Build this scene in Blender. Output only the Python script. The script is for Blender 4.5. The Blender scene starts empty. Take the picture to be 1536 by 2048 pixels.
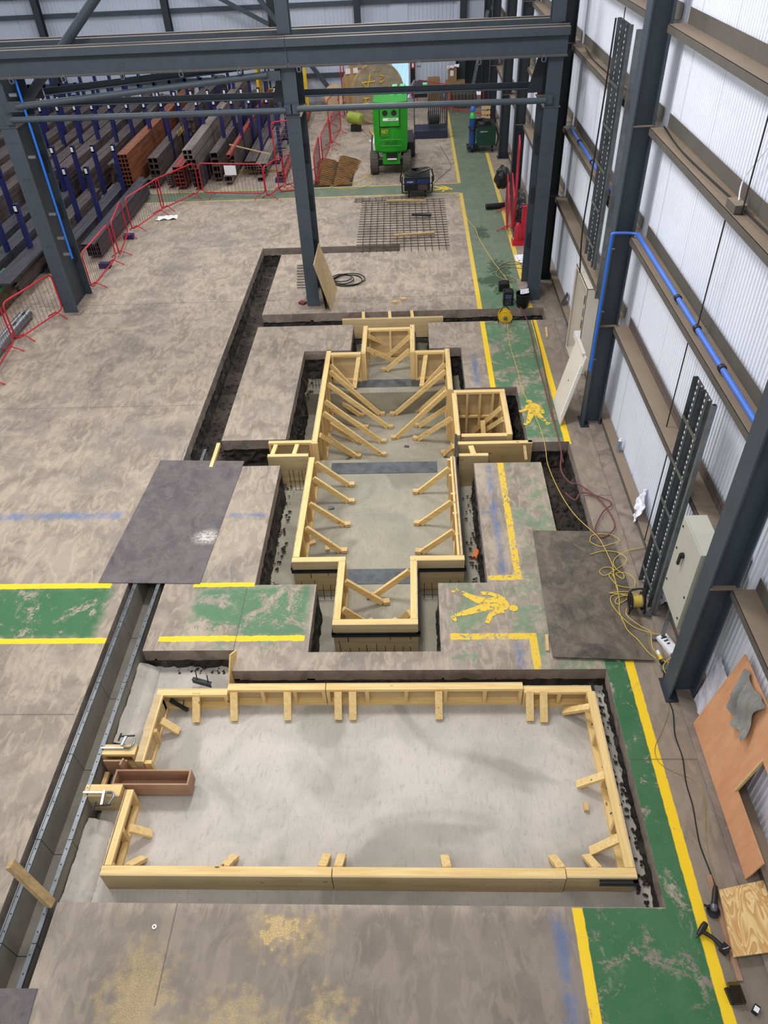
import bpy, math, random
import numpy as np
from mathutils import Vector, Matrix, noise
random.seed(7)
SC = bpy.context.scene
COL = SC.collection
# ---------------------------------------------------------------- camera, world, lights, exposure
CAMH = 7.6
YAW, PITCH, ROLL, F = -0.05837008, 0.71800347, -0.05327817, 1472.34
def _rot():
    cy, sy = math.cos(YAW), math.sin(YAW)
    fwd = np.array([sy*math.cos(PITCH), cy*math.cos(PITCH), -math.sin(PITCH)])
    right = np.cross(fwd, [0, 0, 1]); right /= np.linalg.norm(right); up = np.cross(right, fwd)
    c, s = math.cos(ROLL), math.sin(ROLL)
    return np.array([c*right+s*up, -s*right+c*up, fwd])
RM = _rot()
cam = bpy.data.cameras.new('camera'); co = bpy.data.objects.new('camera', cam); COL.objects.link(co)
r_, u_, f_ = RM
co.matrix_world = Matrix(((r_[0], u_[0], -f_[0], 0), (r_[1], u_[1], -f_[1], 0), (r_[2], u_[2], -f_[2], CAMH), (0, 0, 0, 1)))
cam.sensor_fit = 'VERTICAL'; cam.sensor_height = 36; cam.lens = 36*F/2048; cam.clip_start = .05; cam.clip_end = 200
SC.camera = co
def _ray(x, y): return RM.T @ np.array([x-768, -(y-1024), F])
def _pl(x, y, ax, c):
    d = _ray(x, y); O = np.array([0, 0, CAMH]); t = (c-O[ax])/d[ax]; P = O+t*d
    return Vector((float(P[0]), float(P[1]), float(P[2])))
def RX(x, y, c): return _pl(x, y, 0, c)
def RY(x, y, c): return _pl(x, y, 1, c)
def G(x, y, z=0): return _pl(x, y, 2, z)
SC.view_settings.view_transform = 'Standard'; SC.view_settings.look = 'None'
SC.view_settings.gamma = 1; SC.view_settings.use_curve_mapping = False
SC.view_settings.exposure = 0.14
W = bpy.data.worlds.new('world'); SC.world = W; W.use_nodes = True
W.node_tree.nodes['Background'].inputs[0].default_value = (.93, .96, 1.0, 1)
W.node_tree.nodes['Background'].inputs[1].default_value = 0.62
def lamp(x, y, z, w, h, e, rx=0, ry=0):
    l = bpy.data.lights.new('high_bay_light', 'AREA'); l.shape = 'RECTANGLE'; l.size = w; l.size_y = h; l.energy = e
    l.color = (1, .975, .94)
    o = bpy.data.objects.new('high_bay_light', l); o.location = (x, y, z); o.rotation_euler = (rx, ry, 0); COL.objects.link(o)
for x, y, e in ((-1.2, 9.5, 430), (-1.2, 18.5, 380), (-8.5, 9, 430), (-8.5, 20, 250), (-.8, 28, 300), (-9, 30, 220), (-1, 1.0, 170)):
    lamp(x, y, 9.6, 1.6, 1.6, e)

# ---------------------------------------------------------------- helpers
ORG = {}
class MB:
    def __init__(s): s.v = []; s.f = []; s.sm = []
    def add(s, vs, fs, smooth=False):
        n = len(s.v); s.v += [Vector(v) for v in vs]; s.f += [tuple(n+i for i in f) for f in fs]; s.sm += [smooth]*len(fs); return s
    def box(s, a, b):
        x0, y0, z0 = [min(a[i], b[i]) for i in range(3)]; x1, y1, z1 = [max(a[i], b[i]) for i in range(3)]
        return s.add([(x0,y0,z0),(x1,y0,z0),(x1,y1,z0),(x0,y1,z0),(x0,y0,z1),(x1,y0,z1),(x1,y1,z1),(x0,y1,z1)],
                     [(0,3,2,1),(4,5,6,7),(0,1,5,4),(1,2,6,5),(2,3,7,6),(3,0,4,7)])
    def bar(s, p, q, w, h, up=(0,0,1)):
        p = Vector(p); q = Vector(q); d = (q-p).normalized(); u = Vector(up)
        r = d.cross(u)
        if r.length < 1e-4: r = d.cross(Vector((1,0,0)))
        r.normalize(); u = r.cross(d).normalized()
        vs = [e + r*a*w/2 + u*b*h/2 for e in (p, q) for a, b in ((-1,-1),(1,-1),(1,1),(-1,1))]
        return s.add(vs, [(0,1,2,3)[::-1],(4,5,6,7),(0,1,5,4),(1,2,6,5),(2,3,7,6),(3,0,4,7)])
    def hbar(s, p, q, w, h, t, up=(0,0,1)):     # hollow section, open ends
        p = Vector(p); q = Vector(q); d = (q-p).normalized(); r = d.cross(Vector(up)).normalized(); u = r.cross(d).normalized()
        vs = []
        for e in (p, q):
            for k in (0, t):
                for a, b in ((-1,-1),(1,-1),(1,1),(-1,1)): vs.append(e+r*a*(w/2-k)+u*b*(h/2-k))
        fs = []
        for i in range(4):
            j = (i+1) % 4
            fs += [(i,j,8+j,8+i), (4+j,4+i,12+i,12+j), (j,i,4+i,4+j), (8+i,8+j,12+j,12+i)]
        return s.add(vs, fs)
    def tube(s, pts, r, n=8, closed=False, caps=True):
        pts = [Vector(p) for p in pts]; m = len(pts); rs = r if isinstance(r, (list, tuple)) else [r]*m
        vs = []; prev = None
        for i, p in enumerate(pts):
            a = pts[i-1] if (i or closed) else p; b = pts[(i+1) % m] if (i < m-1 or closed) else p
            d = (b-a)
            if d.length < 1e-7: d = Vector((0,0,1))
            d.normalize()
            if prev is None:
                ref = Vector((0,0,1)) if abs(d.z) < .9 else Vector((1,0,0)); x = d.cross(ref).normalized()
            else:
                x = prev - d*prev.dot(d); x = x.normalized() if x.length > 1e-5 else d.cross(Vector((0,.3,1))).normalized()
            prev = x; y = d.cross(x)
            vs += [p+(x*math.cos(2*math.pi*k/n)+y*math.sin(2*math.pi*k/n))*rs[i] for k in range(n)]
        fs = []
        for i in range(m if closed else m-1):
            j = (i+1) % m
            for k in range(n): l = (k+1) % n; fs.append((i*n+k, i*n+l, j*n+l, j*n+k))
        if caps and not closed: fs += [tuple(range(n))[::-1], tuple((m-1)*n+k for k in range(n))]
        return s.add(vs, fs, True)
    def cyl(s, p, q, r, n=20, r2=None): return s.tube([p, q], [r, r if r2 is None else r2], n)
    def prism(s, poly, a, b, ax=2):
        n = len(poly)
        def P(p, c): return (p[0], p[1], c) if ax == 2 else ((p[0], c, p[1]) if ax == 1 else (c, p[0], p[1]))
        return s.add([P(p, a) for p in poly]+[P(p, b) for p in poly],
                     [tuple(range(n))[::-1], tuple(range(n, 2*n))]+[(i, (i+1) % n, n+(i+1) % n, n+i) for i in range(n)])
    def ring(s, c, ax, ro, ri, th, n=40):
        ax = Vector(ax).normalized(); ref = Vector((0,0,1)) if abs(ax.z) < .9 else Vector((1,0,0))
        x = ax.cross(ref).normalized(); y = ax.cross(x); c = Vector(c); vs = []
        for r, t in ((ro,-th/2),(ro,th/2),(ri,th/2),(ri,-th/2)):
            vs += [c+ax*t+(x*math.cos(2*math.pi*k/n)+y*math.sin(2*math.pi*k/n))*r for k in range(n)]
        return s.add(vs, [(a*n+k, a*n+(k+1) % n, ((a+1) % 4)*n+(k+1) % n, ((a+1) % 4)*n+k) for a in range(4) for k in range(n)])
    def sheet(s, f, nu, nv, smooth=True, th=0.0):
        vs = [Vector(f(i/nu, j/nv)) for j in range(nv+1) for i in range(nu+1)]
        fs = [(j*(nu+1)+i, j*(nu+1)+i+1, (j+1)*(nu+1)+i+1, (j+1)*(nu+1)+i) for j in range(nv) for i in range(nu)]
        return s.add(vs, fs, smooth)
    def build(s, name, m, parent=None):
        me = bpy.data.meshes.new(name)
        if parent is None:
            xs = [v.x for v in s.v]; ys = [v.y for v in s.v]; zs = [v.z for v in s.v]
            o0 = Vector(((min(xs)+max(xs))/2, (min(ys)+max(ys))/2, min(zs)))
        else: o0 = ORG[parent.name]
        me.from_pydata([v-o0 for v in s.v], [], s.f)
        me.polygons.foreach_set('use_smooth', s.sm)
        me.materials.append(m); me.validate(); me.update()
        if any(s.sm): 
            try: me.set_sharp_from_angle(angle=math.radians(38))
            except Exception: pass
        o = bpy.data.objects.new(name, me); COL.objects.link(o)
        if parent is None: o.location = o0
        else: o.parent = parent
        ORG[o.name] = o0
        return o
def thing(name, label, cat, loc, group=None):
    o = bpy.data.objects.new(name, None); COL.objects.link(o); o.location = loc; o.empty_display_size = .1
    ORG[o.name] = Vector(loc); return tag(o, label, cat, group)
def tag(o, label, cat, group=None, kind=None):
    o['label'] = label; o['category'] = cat
    if group: o['group'] = group
    if kind: o['kind'] = kind
    return o
def struct(o): o['kind'] = 'structure'; return o
def lab(o, s): o['label'] = s; return o
def smooth(pts, k=6, closed=False):
    P = [Vector(p) for p in pts]; n = len(P); out = []
    for i in range(n if closed else n-1):
        a = P[i-1] if (i or closed) else P[0]; b = P[i]; c = P[(i+1) % n]; d = P[(i+2) % n] if (i+2 < n or closed) else P[-1]
        for j in range(k):
            t = j/k; out.append(.5*((2*b)+(c-a)*t+(2*a-5*b+4*c-d)*t*t+(3*b-a-3*c+d)*t**3))
    if not closed: out.append(P[-1])
    return out
ORD = ['first','second','third','fourth','fifth','sixth','seventh','eighth','ninth','tenth','eleventh','twelfth','thirteenth','fourteenth']

# ---------------------------------------------------------------- materials
def lin(c):
    return tuple(((v/255+.055)/1.055)**2.4 if v/255 > .04045 else v/255/12.92 for v in c)+(1,)
class NT:
    def __init__(s, name):
        s.m = bpy.data.materials.new(name); s.m.use_nodes = True; s.t = s.m.node_tree; s.n = s.t.nodes; s.l = s.t.links
        s.b = s.n['Principled BSDF']; s.g = s.n.new('ShaderNodeNewGeometry'); s.pos = s.g.outputs['Position']
    def node(s, t, **k):
        x = s.n.new(t)
        for a, v in k.items(): setattr(x, a, v)
        return x
    def set(s, i, v):
        if hasattr(v, 'is_linked') or hasattr(v, 'links'): s.l.new(v, i)
        else: i.default_value = v
    def math(s, op, a, b=0.0, c=None, clamp=False):
        x = s.node('ShaderNodeMath', operation=op, use_clamp=clamp); s.set(x.inputs[0], a); s.set(x.inputs[1], b)
        if c is not None: s.set(x.inputs[2], c)
        return x.outputs[0]
    def vmath(s, op, a, b=(0,0,0)):
        x = s.node('ShaderNodeVectorMath', operation=op); s.set(x.inputs[0], a); s.set(x.inputs[1], b); return x.outputs[0]
    def noise(s, vec, scale, detail=4, rough=.6, dist=0):
        x = s.node('ShaderNodeTexNoise'); s.set(x.inputs['Vector'], vec); x.inputs['Scale'].default_value = scale
        x.inputs['Detail'].default_value = detail; x.inputs['Roughness'].default_value = rough; x.inputs['Distortion'].default_value = dist
        return x.outputs['Fac']
    def ramp(s, fac, a, b, lo=0., hi=1.):
        x = s.node('ShaderNodeMapRange'); x.interpolation_type = 'SMOOTHSTEP'; s.set(x.inputs[0], fac); x.inputs[1].default_value = a; x.inputs[2].default_value = b
        x.inputs[3].default_value = lo; x.inputs[4].default_value = hi; return x.outputs[0]
    def mix(s, fac, a, b, mode='MIX'):
        x = s.node('ShaderNodeMix', data_type='RGBA', blend_type=mode); s.set(x.inputs[0], fac); s.set(x.inputs[6], a); s.set(x.inputs[7], b); return x.outputs[2]
    def scale(s, v, sc): return s.vmath('MULTIPLY', v, sc)
    def bump(s, h, st=.3, d=.01):
        x = s.node('ShaderNodeBump'); x.inputs['Strength'].default_value = st; x.inputs['Distance'].default_value = d
        s.l.new(h, x.inputs['Height']); s.l.new(x.outputs[0], s.b.inputs['Normal'])
    def out(s, col, rough=.7, metal=0.):
        s.set(s.b.inputs['Base Color'], col); s.set(s.b.inputs['Roughness'], rough); s.b.inputs['Metallic'].default_value = metal; return s.m
def plain(name, c, rough=.5, metal=0., var=.12, sc=6., dirt=None, emit=0):
    t = NT(name); n = t.noise(t.pos, sc, 5, .65)
    c = lin(c); d = lin(dirt) if dirt else tuple(v*(1-var*2) for v in c[:3])+(1,)
    m = t.out(t.mix(t.ramp(n, .35, .75), c, d), rough, metal)
    if emit: t.b.inputs['Emission Color'].default_value = c; t.b.inputs['Emission Strength'].default_value = emit
    return m
def wood(name, ax, c1, c2, knots=True, sc=1.0):
    t = NT(name); s = [26*sc]*3; s[ax] = 1.6*sc
    v = t.scale(t.pos, tuple(s)); n = t.noise(v, 1.0, 5, .6, .4); n2 = t.noise(t.pos, 2.2, 2)
    col = t.mix(t.ramp(n, .3, .72), lin(c1), lin(c2)); col = t.mix(t.math('MULTIPLY', n2, .35), col, lin((238, 222, 178)))
    if knots:
        vo = t.node('ShaderNodeTexVoronoi'); sv = [7.]*3; sv[ax] = 2.6; t.l.new(t.scale(t.pos, tuple(sv)), vo.inputs['Vector']); vo.inputs['Scale'].default_value = 1
        col = t.mix(t.ramp(vo.outputs['Distance'], .10, .04), col, lin((120, 84, 48)))
        sp = t.noise(t.pos, 55, 3, .7); msk = t.ramp(t.noise(t.pos, 1.3, 2), .52, .62)
        col = t.mix(t.math('MULTIPLY', t.ramp(sp, .60, .68), t.math('MULTIPLY', msk, .6)), col, lin((120, 105, 80)))
    t.bump(n, .15, .004)
    return t.out(col, .72)
WX = wood('pine_along_x', 0, (234, 202, 134), (212, 172, 100)); WY = wood('pine_along_y', 1, (236, 204, 136), (214, 174, 102)); WZ = wood('pine_upright', 2, (224, 192, 130), (204, 166, 102))
WXY = {'x': WX, 'y': WY}
PLY = wood('plywood_face', 0, (198, 172, 128), (170, 140, 96), True, .35)
PLYIN = wood('plywood_inside', 0, (196, 162, 104), (172, 134, 78), True, .4)
OLDW = wood('weathered_stake', 2, (176, 142, 92), (136, 104, 62))
PHEN = wood('brown_faced_plywood', 0, (150, 98, 78), (128, 80, 62), False, .3)
LAM = wood('brown_laminate', 2, (206, 134, 92), (192, 120, 80), False, .7)
STEEL = plain('painted_column_steel', (64, 74, 84), .5, .0, .10, 1.5)
STEELD = plain('dark_column_steel', (44, 50, 58), .5, .0, .10, 1.5)
def dusty(name, base, dust):
    t = NT(name); sx = t.node('ShaderNodeSeparateXYZ'); t.l.new(t.g.outputs['Normal'], sx.inputs[0])
    up = t.ramp(sx.outputs[2], .5, .9); n = t.noise(t.pos, 3, 5, .65)
    col = t.mix(t.ramp(n, .3, .8), lin(base), tuple(v*.8 for v in lin(base)[:3])+(1,))
    return t.out(t.mix(t.math('MULTIPLY', up, t.ramp(n, .1, .6, .65, 1.)), col, lin(dust)), .7)
BEAMM = dusty('beam_steel_dusty_top', (66, 76, 86), (122, 108, 96))
GIRT = dusty('dusty_girt', (92, 88, 82), (134, 118, 100))
SCUF = plain('scuffed_dark_steel', (84, 88, 92), .5, .2, .3, 7)
GALV = plain('galvanised_steel', (140, 146, 150), .35, .75, .15, 9)
GALVD = plain('shaded_tray_steel', (108, 113, 118), .4, .6, .2, 5)
BLACKS = plain('black_mill_steel', (42, 46, 52), .45, .3, .2, 8)
RED = plain('red_barrier_paint', (196, 30, 52), .4, 0, .12, 5)
REDW = plain('barrier_wire', (120, 84, 84), .5, .3, .1, 5)
BLUE = plain('navy_rack_paint', (28, 34, 92), .45, 0, .15, 3)
BLUEP = plain('blue_pipe', (66, 112, 205), .4, 0, .06, 3)
BLUEB = plain('bright_blue_pipe', (24, 112, 222), .4, 0, .06, 3)
WHITE = plain('white_card', (235, 235, 238), .6, 0, .05, 9)
PAPER = plain('drawing_paper', (226, 226, 238), .7, 0, .04, 3)
BLACK = plain('black_plastic', (24, 25, 27), .45, 0, .2, 9)
RUBBER = plain('grey_rubber', (88, 82, 74), .85, 0, .18, 9)
GREEN = plain('lift_green', (36, 150, 34), .35, 0, .07, 2)
GREENL = plain('lift_pale_green', (120, 214, 150), .4, 0, .05, 3)
GREEND = plain('welder_green', (14, 62, 48), .5, 0, .1, 4)
YEL = plain('yellow_plastic', (226, 184, 38), .4, 0, .08, 8)
YELC = plain('yellow_cable', (212, 184, 84), .5, 0, .1, 8)
ORAN = plain('orange_paint', (226, 120, 40), .5, 0, .1, 8)
HOSE = plain('red_brown_hose', (118, 66, 66), .5, 0, .1, 8)
CABG = plain('dull_cable', (150, 132, 96), .5, 0, .1, 8)
CABIN = plain('cabinet_grey_paint', (186, 186, 174), .45, 0, .04, 2)
CABW = plain('cream_cabinet_paint', (216, 208, 196), .45, 0, .04, 2)
TOWEL = plain('grey_cloth', (140, 140, 136), .95, 0, .12, 14)
def secm(name, a, b):
    t = NT(name); n = t.noise(t.scale(t.pos, (9, .35, 9)), 1.5, 4, .6); f = t.noise(t.pos, 5, 6, .7)
    return t.out(t.mix(t.ramp(t.math('ADD', t.math('MULTIPLY', n, .6), t.math('MULTIPLY', f, .4)), .35, .65), lin(a), lin(b)), .6, .15)
BAR = secm('mill_scale_section', (96, 84, 82), (58, 50, 52))
BARL = secm('pale_mill_section', (128, 118, 112), (88, 80, 78))
BARB = secm('dark_blue_section', (66, 64, 74), (40, 39, 46))
BARR = secm('red_primer_section', (156, 66, 52), (112, 42, 36))
BARO = secm('rusty_section', (150, 84, 46), (84, 56, 42))
BARN = secm('brown_flat_bar', (104, 82, 60), (66, 54, 46))
RUST = plain('rusty_plate', (166, 122, 66), .7, .2, .2, 6, (96, 84, 78))
REBAR = plain('rebar', (84, 74, 66), .7, .3, .15, 20)
REBARD = plain('dark_rebar', (52, 46, 42), .7, .3, .15, 20)
DRUMW = wood('weathered_drum_boards', 0, (128, 116, 106), (92, 84, 78), False, .35)
DRUMB = wood('brown_drum_boards', 2, (166, 124, 74), (126, 92, 54), False, .4)
SPOOL = plain('pale_spool', (212, 184, 146), .8, 0, .1, 4)
SAND = plain('timber_block', (214, 180, 126), .75, 0, .1, 16)

def painted(name, c, soft=.0):   # worn floor paint, shows the slab where scuffed off
    t = NT(name); n = t.noise(t.pos, 14, 8, .72); n2 = t.noise(t.pos, 1.1, 3)
    m = t.ramp(t.math('ADD', n, t.math('MULTIPLY', n2, .35)), .78, .70)
    tr = t.node('ShaderNodeBsdfTransparent'); mx = t.node('ShaderNodeMixShader'); t.out(lin(c), .6)
    t.l.new(m, mx.inputs[0]); t.l.new(tr.outputs[0], mx.inputs[1]); t.l.new(t.b.outputs[0], mx.inputs[2])
    t.l.new(mx.outputs[0], t.n['Material Output'].inputs[0]); return t.m
PAINTY = painted('worn_yellow_floor_paint', (222, 188, 60))

def floor_mat():
    t = NT('painted_concrete_floor'); P = t.pos
    big = t.noise(P, .33, 4, .6, .3); mid = t.noise(P, 1.6, 6, .62, .8); fine = t.noise(P, 38, 5, .75); sw = t.noise(t.scale(P, (1.3, .5, 1)), 5.5, 6, .6, 1.2)
    sep = t.node('ShaderNodeSeparateXYZ'); t.l.new(P, sep.inputs[0]); X, Y = sep.outputs[0], sep.outputs[1]
    c = t.mix(t.ramp(mid, .3, .72), lin((162, 148, 133)), lin((126, 115, 104)))
    c = t.mix(t.math('MULTIPLY', t.ramp(sw, .46, .60), .5), c, lin((186, 168, 148)))
    c = t.mix(t.math('MULTIPLY', t.ramp(big, .52, .68), .55), c, lin((120, 114, 108)))
    c = t.mix(t.math('MULTIPLY', t.ramp(fine, .55, .75), .30), c, lin((96, 90, 84)))
    scf = t.noise(t.scale(P, (2.2, .8, 1)), 15, 7, .78, 2.2)
    c = t.mix(t.math('MULTIPLY', t.ramp(scf, .54, .68), .32), c, lin((104, 94, 86)))
    c = t.mix(t.math('MULTIPLY', t.ramp(scf, .44, .36), .22), c, lin((200, 184, 164)))
    front = t.math('MULTIPLY', t.ramp(Y, 2.9, 2.7), t.ramp(X, -3.6, -2.8))  # near floor darkened in its colour to follow the light falloff
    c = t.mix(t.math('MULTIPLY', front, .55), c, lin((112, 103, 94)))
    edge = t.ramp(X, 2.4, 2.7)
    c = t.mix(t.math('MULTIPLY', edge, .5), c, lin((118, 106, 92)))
    wob = t.node('ShaderNodeTexNoise'); t.l.new(P, wob.inputs['Vector']); wob.inputs['Scale'].default_value = 9; wob.inputs['Detail'].default_value = 5
    off = t.vmath('SUBTRACT', wob.outputs['Color'], (.5, .5, .5))
    def rect(x0, x1, y0, y1, soft=.006, w=.02):
        q = t.vmath('ADD', P, t.vmath('MULTIPLY', off, (w, w, w)))
        q = t.vmath('ABSOLUTE', t.vmath('SUBTRACT', q, ((x0+x1)/2, (y0+y1)/2, 0)))
        q = t.vmath('SUBTRACT', q, ((x1-x0)/2, (y1-y0)/2, 0)); s2 = t.node('ShaderNodeSeparateXYZ'); t.l.new(q, s2.inputs[0])
        return t.ramp(t.math('MAXIMUM', s2.outputs[0], s2.outputs[1]), soft, -soft)
    def blob(x, y, rx, ry, lo=1.0, hi=.2):
        q = t.vmath('ADD', P, t.vmath('MULTIPLY', off, (.8, .8, 0)))
        q = t.vmath('MULTIPLY', t.vmath('SUBTRACT', q, (x, y, 0)), (1/rx, 1/ry, 0)); l = t.node('ShaderNodeVectorMath', operation='LENGTH'); t.l.new(q, l.inputs[0])
        return t.ramp(l.outputs['Value'], lo, hi)
    def union(ms):
        a = ms[0]
        for b in ms[1:]: a = t.math('MAXIMUM', a, b)
        return a
    wearn = t.noise(P, 2.3, 9, .74, .6); wear = t.math('ADD', wearn, t.math('MULTIPLY', t.noise(P, 22, 6, .7, 1.5), .35))
    # wax / tyre stains
    for (x, y, rx, ry, k, cc) in ((-6.2, 15.5, .9, 6, .45, (104, 96, 92)), (-5.2, 20.5, 2.4, 1.6, .4, (112, 106, 102)), (-7.2, 11.5, .8, 3, .4, (108, 100, 96)), (-1.2, 19.8, .5, 1.6, .25, (110, 104, 98)),
                                  (.9, 26.5, .35, 2.6, .6, (84, 74, 74)), (1.0, 30.5, .9, 1.2, .35, (90, 84, 82)), (1.3, 19.5, .4, 2.2, .35, (110, 100, 98)), (.8, 2.9, .5, .25, .4, (100, 96, 88))):
        c = t.mix(t.math('MULTIPLY', t.math('MULTIPLY', blob(x, y, rx, ry), k), t.ramp(mid, .25, .6)), c, lin(cc))
    # green walkways: strong paint, thin paint
    g1 = union([rect(1.52, 2.62, 1.0, 2.86), rect(2.33, 2.62, 1., 5.8), rect(-20, -4.35, 6.2, 7.14, .1, .2)])
    g2 = union([rect(1.52, 2.62, 10.6, 15.05), rect(1.52, 2.62, 15.6, 40), rect(-2.5, -1.5, 6.22, 7.12, .08, .2), rect(-3.1, -1.9, 6.3, 7.12, .1, .3), rect(-16, 1.9, 23.55, 24.45)])
    g3 = union([rect(1.5, 2.62, 5.6, 10.6, .05), rect(.35, 1.9, 6.25, 7.2, .05, .1), rect(2.25, 2.62, 5.5, 5.9)])
    k1 = t.ramp(wear, .80, .72); k2 = t.math('MAXIMUM', t.ramp(wear, .76, .66), t.ramp(Y, 15.2, 15.8, 0, .88)); k3 = t.ramp(wear, .70, .60, 0, .62)
    grn = lin((46, 100, 58)); grn2 = lin((72, 124, 88))
    grn1 = t.mix(t.ramp(mid, .3, .7), grn, lin((64, 110, 74)))
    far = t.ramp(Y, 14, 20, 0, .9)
    c = t.mix(t.math('MULTIPLY', g3, k3), c, lin((92, 132, 96)))
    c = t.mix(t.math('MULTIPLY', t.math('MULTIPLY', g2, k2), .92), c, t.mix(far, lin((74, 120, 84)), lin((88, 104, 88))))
    c = t.mix(t.math('MULTIPLY', g1, k1), c, grn1)
    c = t.mix(t.math('MULTIPLY', t.math('MULTIPLY', union([g1, g2, g3]), t.ramp(sw, .6, .72)), .35), c, lin((150, 150, 134)))
    for (x, y, r) in ((-2.6, 5.98, .12), (.62, 5.85, .12), (.72, 6.2, .09), (2.45, 3.0, .07), (-1.98, 6.15, .1)):
        c = t.mix(t.math('MULTIPLY', blob(x, y, r*1.3, r, 1., .6), .5), c, lin((84, 132, 104)))
    for (x, y, rx, ry) in ((1.95, 17.1, .55, .35), (2.15, 17.8, .3, .6), (1.9, 20.2, .2, .5), (2.15, 16.5, .3, .2)):
        c = t.mix(t.math('MULTIPLY', blob(x, y, rx, ry, 1., .7), .75), c, lin((34, 58, 38)))
    # yellow lines
    ys = [rect(1.44, 1.54, 1.0, 2.86), rect(1.46, 1.56, 12.25, 15.02), rect(1.46, 1.56, 15.62, 23.5), rect(1.46, 1.56, 24.45, 34),
          rect(2.58, 2.69, 1.0, 5.78), rect(2.58, 2.69, 10.4, 15.03), rect(2.58, 2.69, 15.6, 27.7),           rect(-20, -4.4, 7.12, 7.22), rect(-20, -4.15, 6.12, 6.21, .006, .03), rect(-3.45, -1.5, 6.14, 6.23, .006, .05), rect(-3.2, -2.32, 7.12, 7.2, .006, .03), rect(-16, 1.46, 24.42, 24.47), rect(-16, 1.46, 23.52, 23.57)]
    worn = [rect(1.44, 1.54, 5.62, 6.24, .006, .02), rect(1.37, 1.47, 7.2, 9.92, .01, .05), rect(.42, 1.54, 6.14, 6.24, .006, .03), rect(1.0, 1.42, 7.2, 7.29, .01, .06)]
    wk = t.ramp(t.math('ADD', t.noise(P, 17, 6, .75, .8), t.math('MULTIPLY', wearn, .5)), .86, .76)
    c = t.mix(t.math('MULTIPLY', union(worn), wk), c, lin((226, 190, 50)))
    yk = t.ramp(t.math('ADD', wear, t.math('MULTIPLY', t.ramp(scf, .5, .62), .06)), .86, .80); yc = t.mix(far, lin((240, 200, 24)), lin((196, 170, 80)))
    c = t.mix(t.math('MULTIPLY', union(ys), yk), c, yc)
    # sprayed blue marks
    bs = [rect(1.24, 1.35, 1.9, 2.84, .06, .1), rect(1.25, 1.33, 5.68, 6.1, .05, .1), rect(1.17, 1.26, 7.3, 9.85, .05, .1), rect(1.17, 1.27, 12.35, 13.6, .05, .1), rect(-14, -4.7, 8.62, 8.78, .07, .1), rect(-2.95, -2.36, 8.62, 8.7, .05, .1), rect(1.0, 1.25, 8.62, 8.67, .03, .05)]
    c = t.mix(t.math('MULTIPLY', union(bs), t.ramp(t.noise(P, 3, 5, .7), .38, .58, .15, .62)), c, lin((62, 104, 158)))
    # sawdust
    sd = t.noise(P, 90, 3, .8); sdm = union([blob(-1.35, 2.62, .26, .12, 1., .5), t.math('MULTIPLY', blob(-1.3, 2.62, .6, .25), .45), t.math('MULTIPLY', blob(-2.6, 2.0, .45, .7), .55), t.math('MULTIPLY', blob(-.85, 1.9, .3, .35), .6), t.math('MULTIPLY', blob(-1.7, 1.8, .6, .4), .55)])
    c = t.mix(t.math('MULTIPLY', sdm, t.ramp(sd, .42, .58, .25, 1)), c, lin((214, 182, 118)))
    # saw cut joints
    js = [rect(-20, 1.4, 16.35, 16.37, .006, .0), rect(-20, -4.1, 11.87, 11.885, .006, .0), rect(-20, -4.2, 5.02, 5.035, .006, .0), rect(-2.42, -2.405, 2., 7.1, .005, .0), rect(2.3, 3.5, 4.42, 4.435, .005, .0), rect(2.33, 3.5, 9.0, 9.02, .005, .0)]
    c = t.mix(t.math('MULTIPLY', union(js), .6), c, lin((70, 66, 62)))
    vor = t.node('ShaderNodeTexVoronoi'); vor.feature = 'DISTANCE_TO_EDGE'
    h = t.math('ADD', t.math('MULTIPLY', fine, .6), t.math('MULTIPLY', sw, .8)); t.bump(h, .12, .01)
    return t.out(c, t.ramp(mid, .3, .7, .62, .8))
FLOOR = floor_mat()
def concrete(name, a, b, d, bump=.25, sc=1.):
    t = NT(name); m = t.noise(t.pos, 1.2*sc, 6, .62, .6); dk = t.noise(t.pos, .62*sc, 3, .5, .9); n = t.noise(t.scale(t.pos, (3, .9, 1)), 9*sc, 6, .7, .8); f = t.noise(t.pos, 60, 4, .8)
    c = t.mix(t.ramp(m, .3, .7), lin(a), lin(b)); c = t.mix(t.math('MULTIPLY', t.ramp(dk, .52, .62), .55), c, lin(d)); c = t.mix(t.math('MULTIPLY', t.ramp(n, .5, .68), .35), c, lin(d)); c = t.mix(t.math('MULTIPLY', t.ramp(f, .6, .75), .35), c, lin(d))
    t.bump(t.math('ADD', f, n), bump, .012); return t.out(c, .85)
SLAB = concrete('fresh_pit_concrete', (202, 195, 186), (176, 171, 163), (138, 134, 124))
SLABM = concrete('blinding_concrete', (168, 163, 146), (146, 142, 127), (120, 116, 102))
CUT = concrete('sawn_slab_edge', (158, 144, 132), (132, 119, 109), (100, 90, 84), .6, 3)
SOIL = concrete('broken_hardcore', (58, 52, 48), (30, 28, 27), (92, 86, 80), 1.0, 4)
DIRT = concrete('dark_earth', (70, 60, 54), (42, 38, 35), (96, 86, 78), 1.0, 3)
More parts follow.
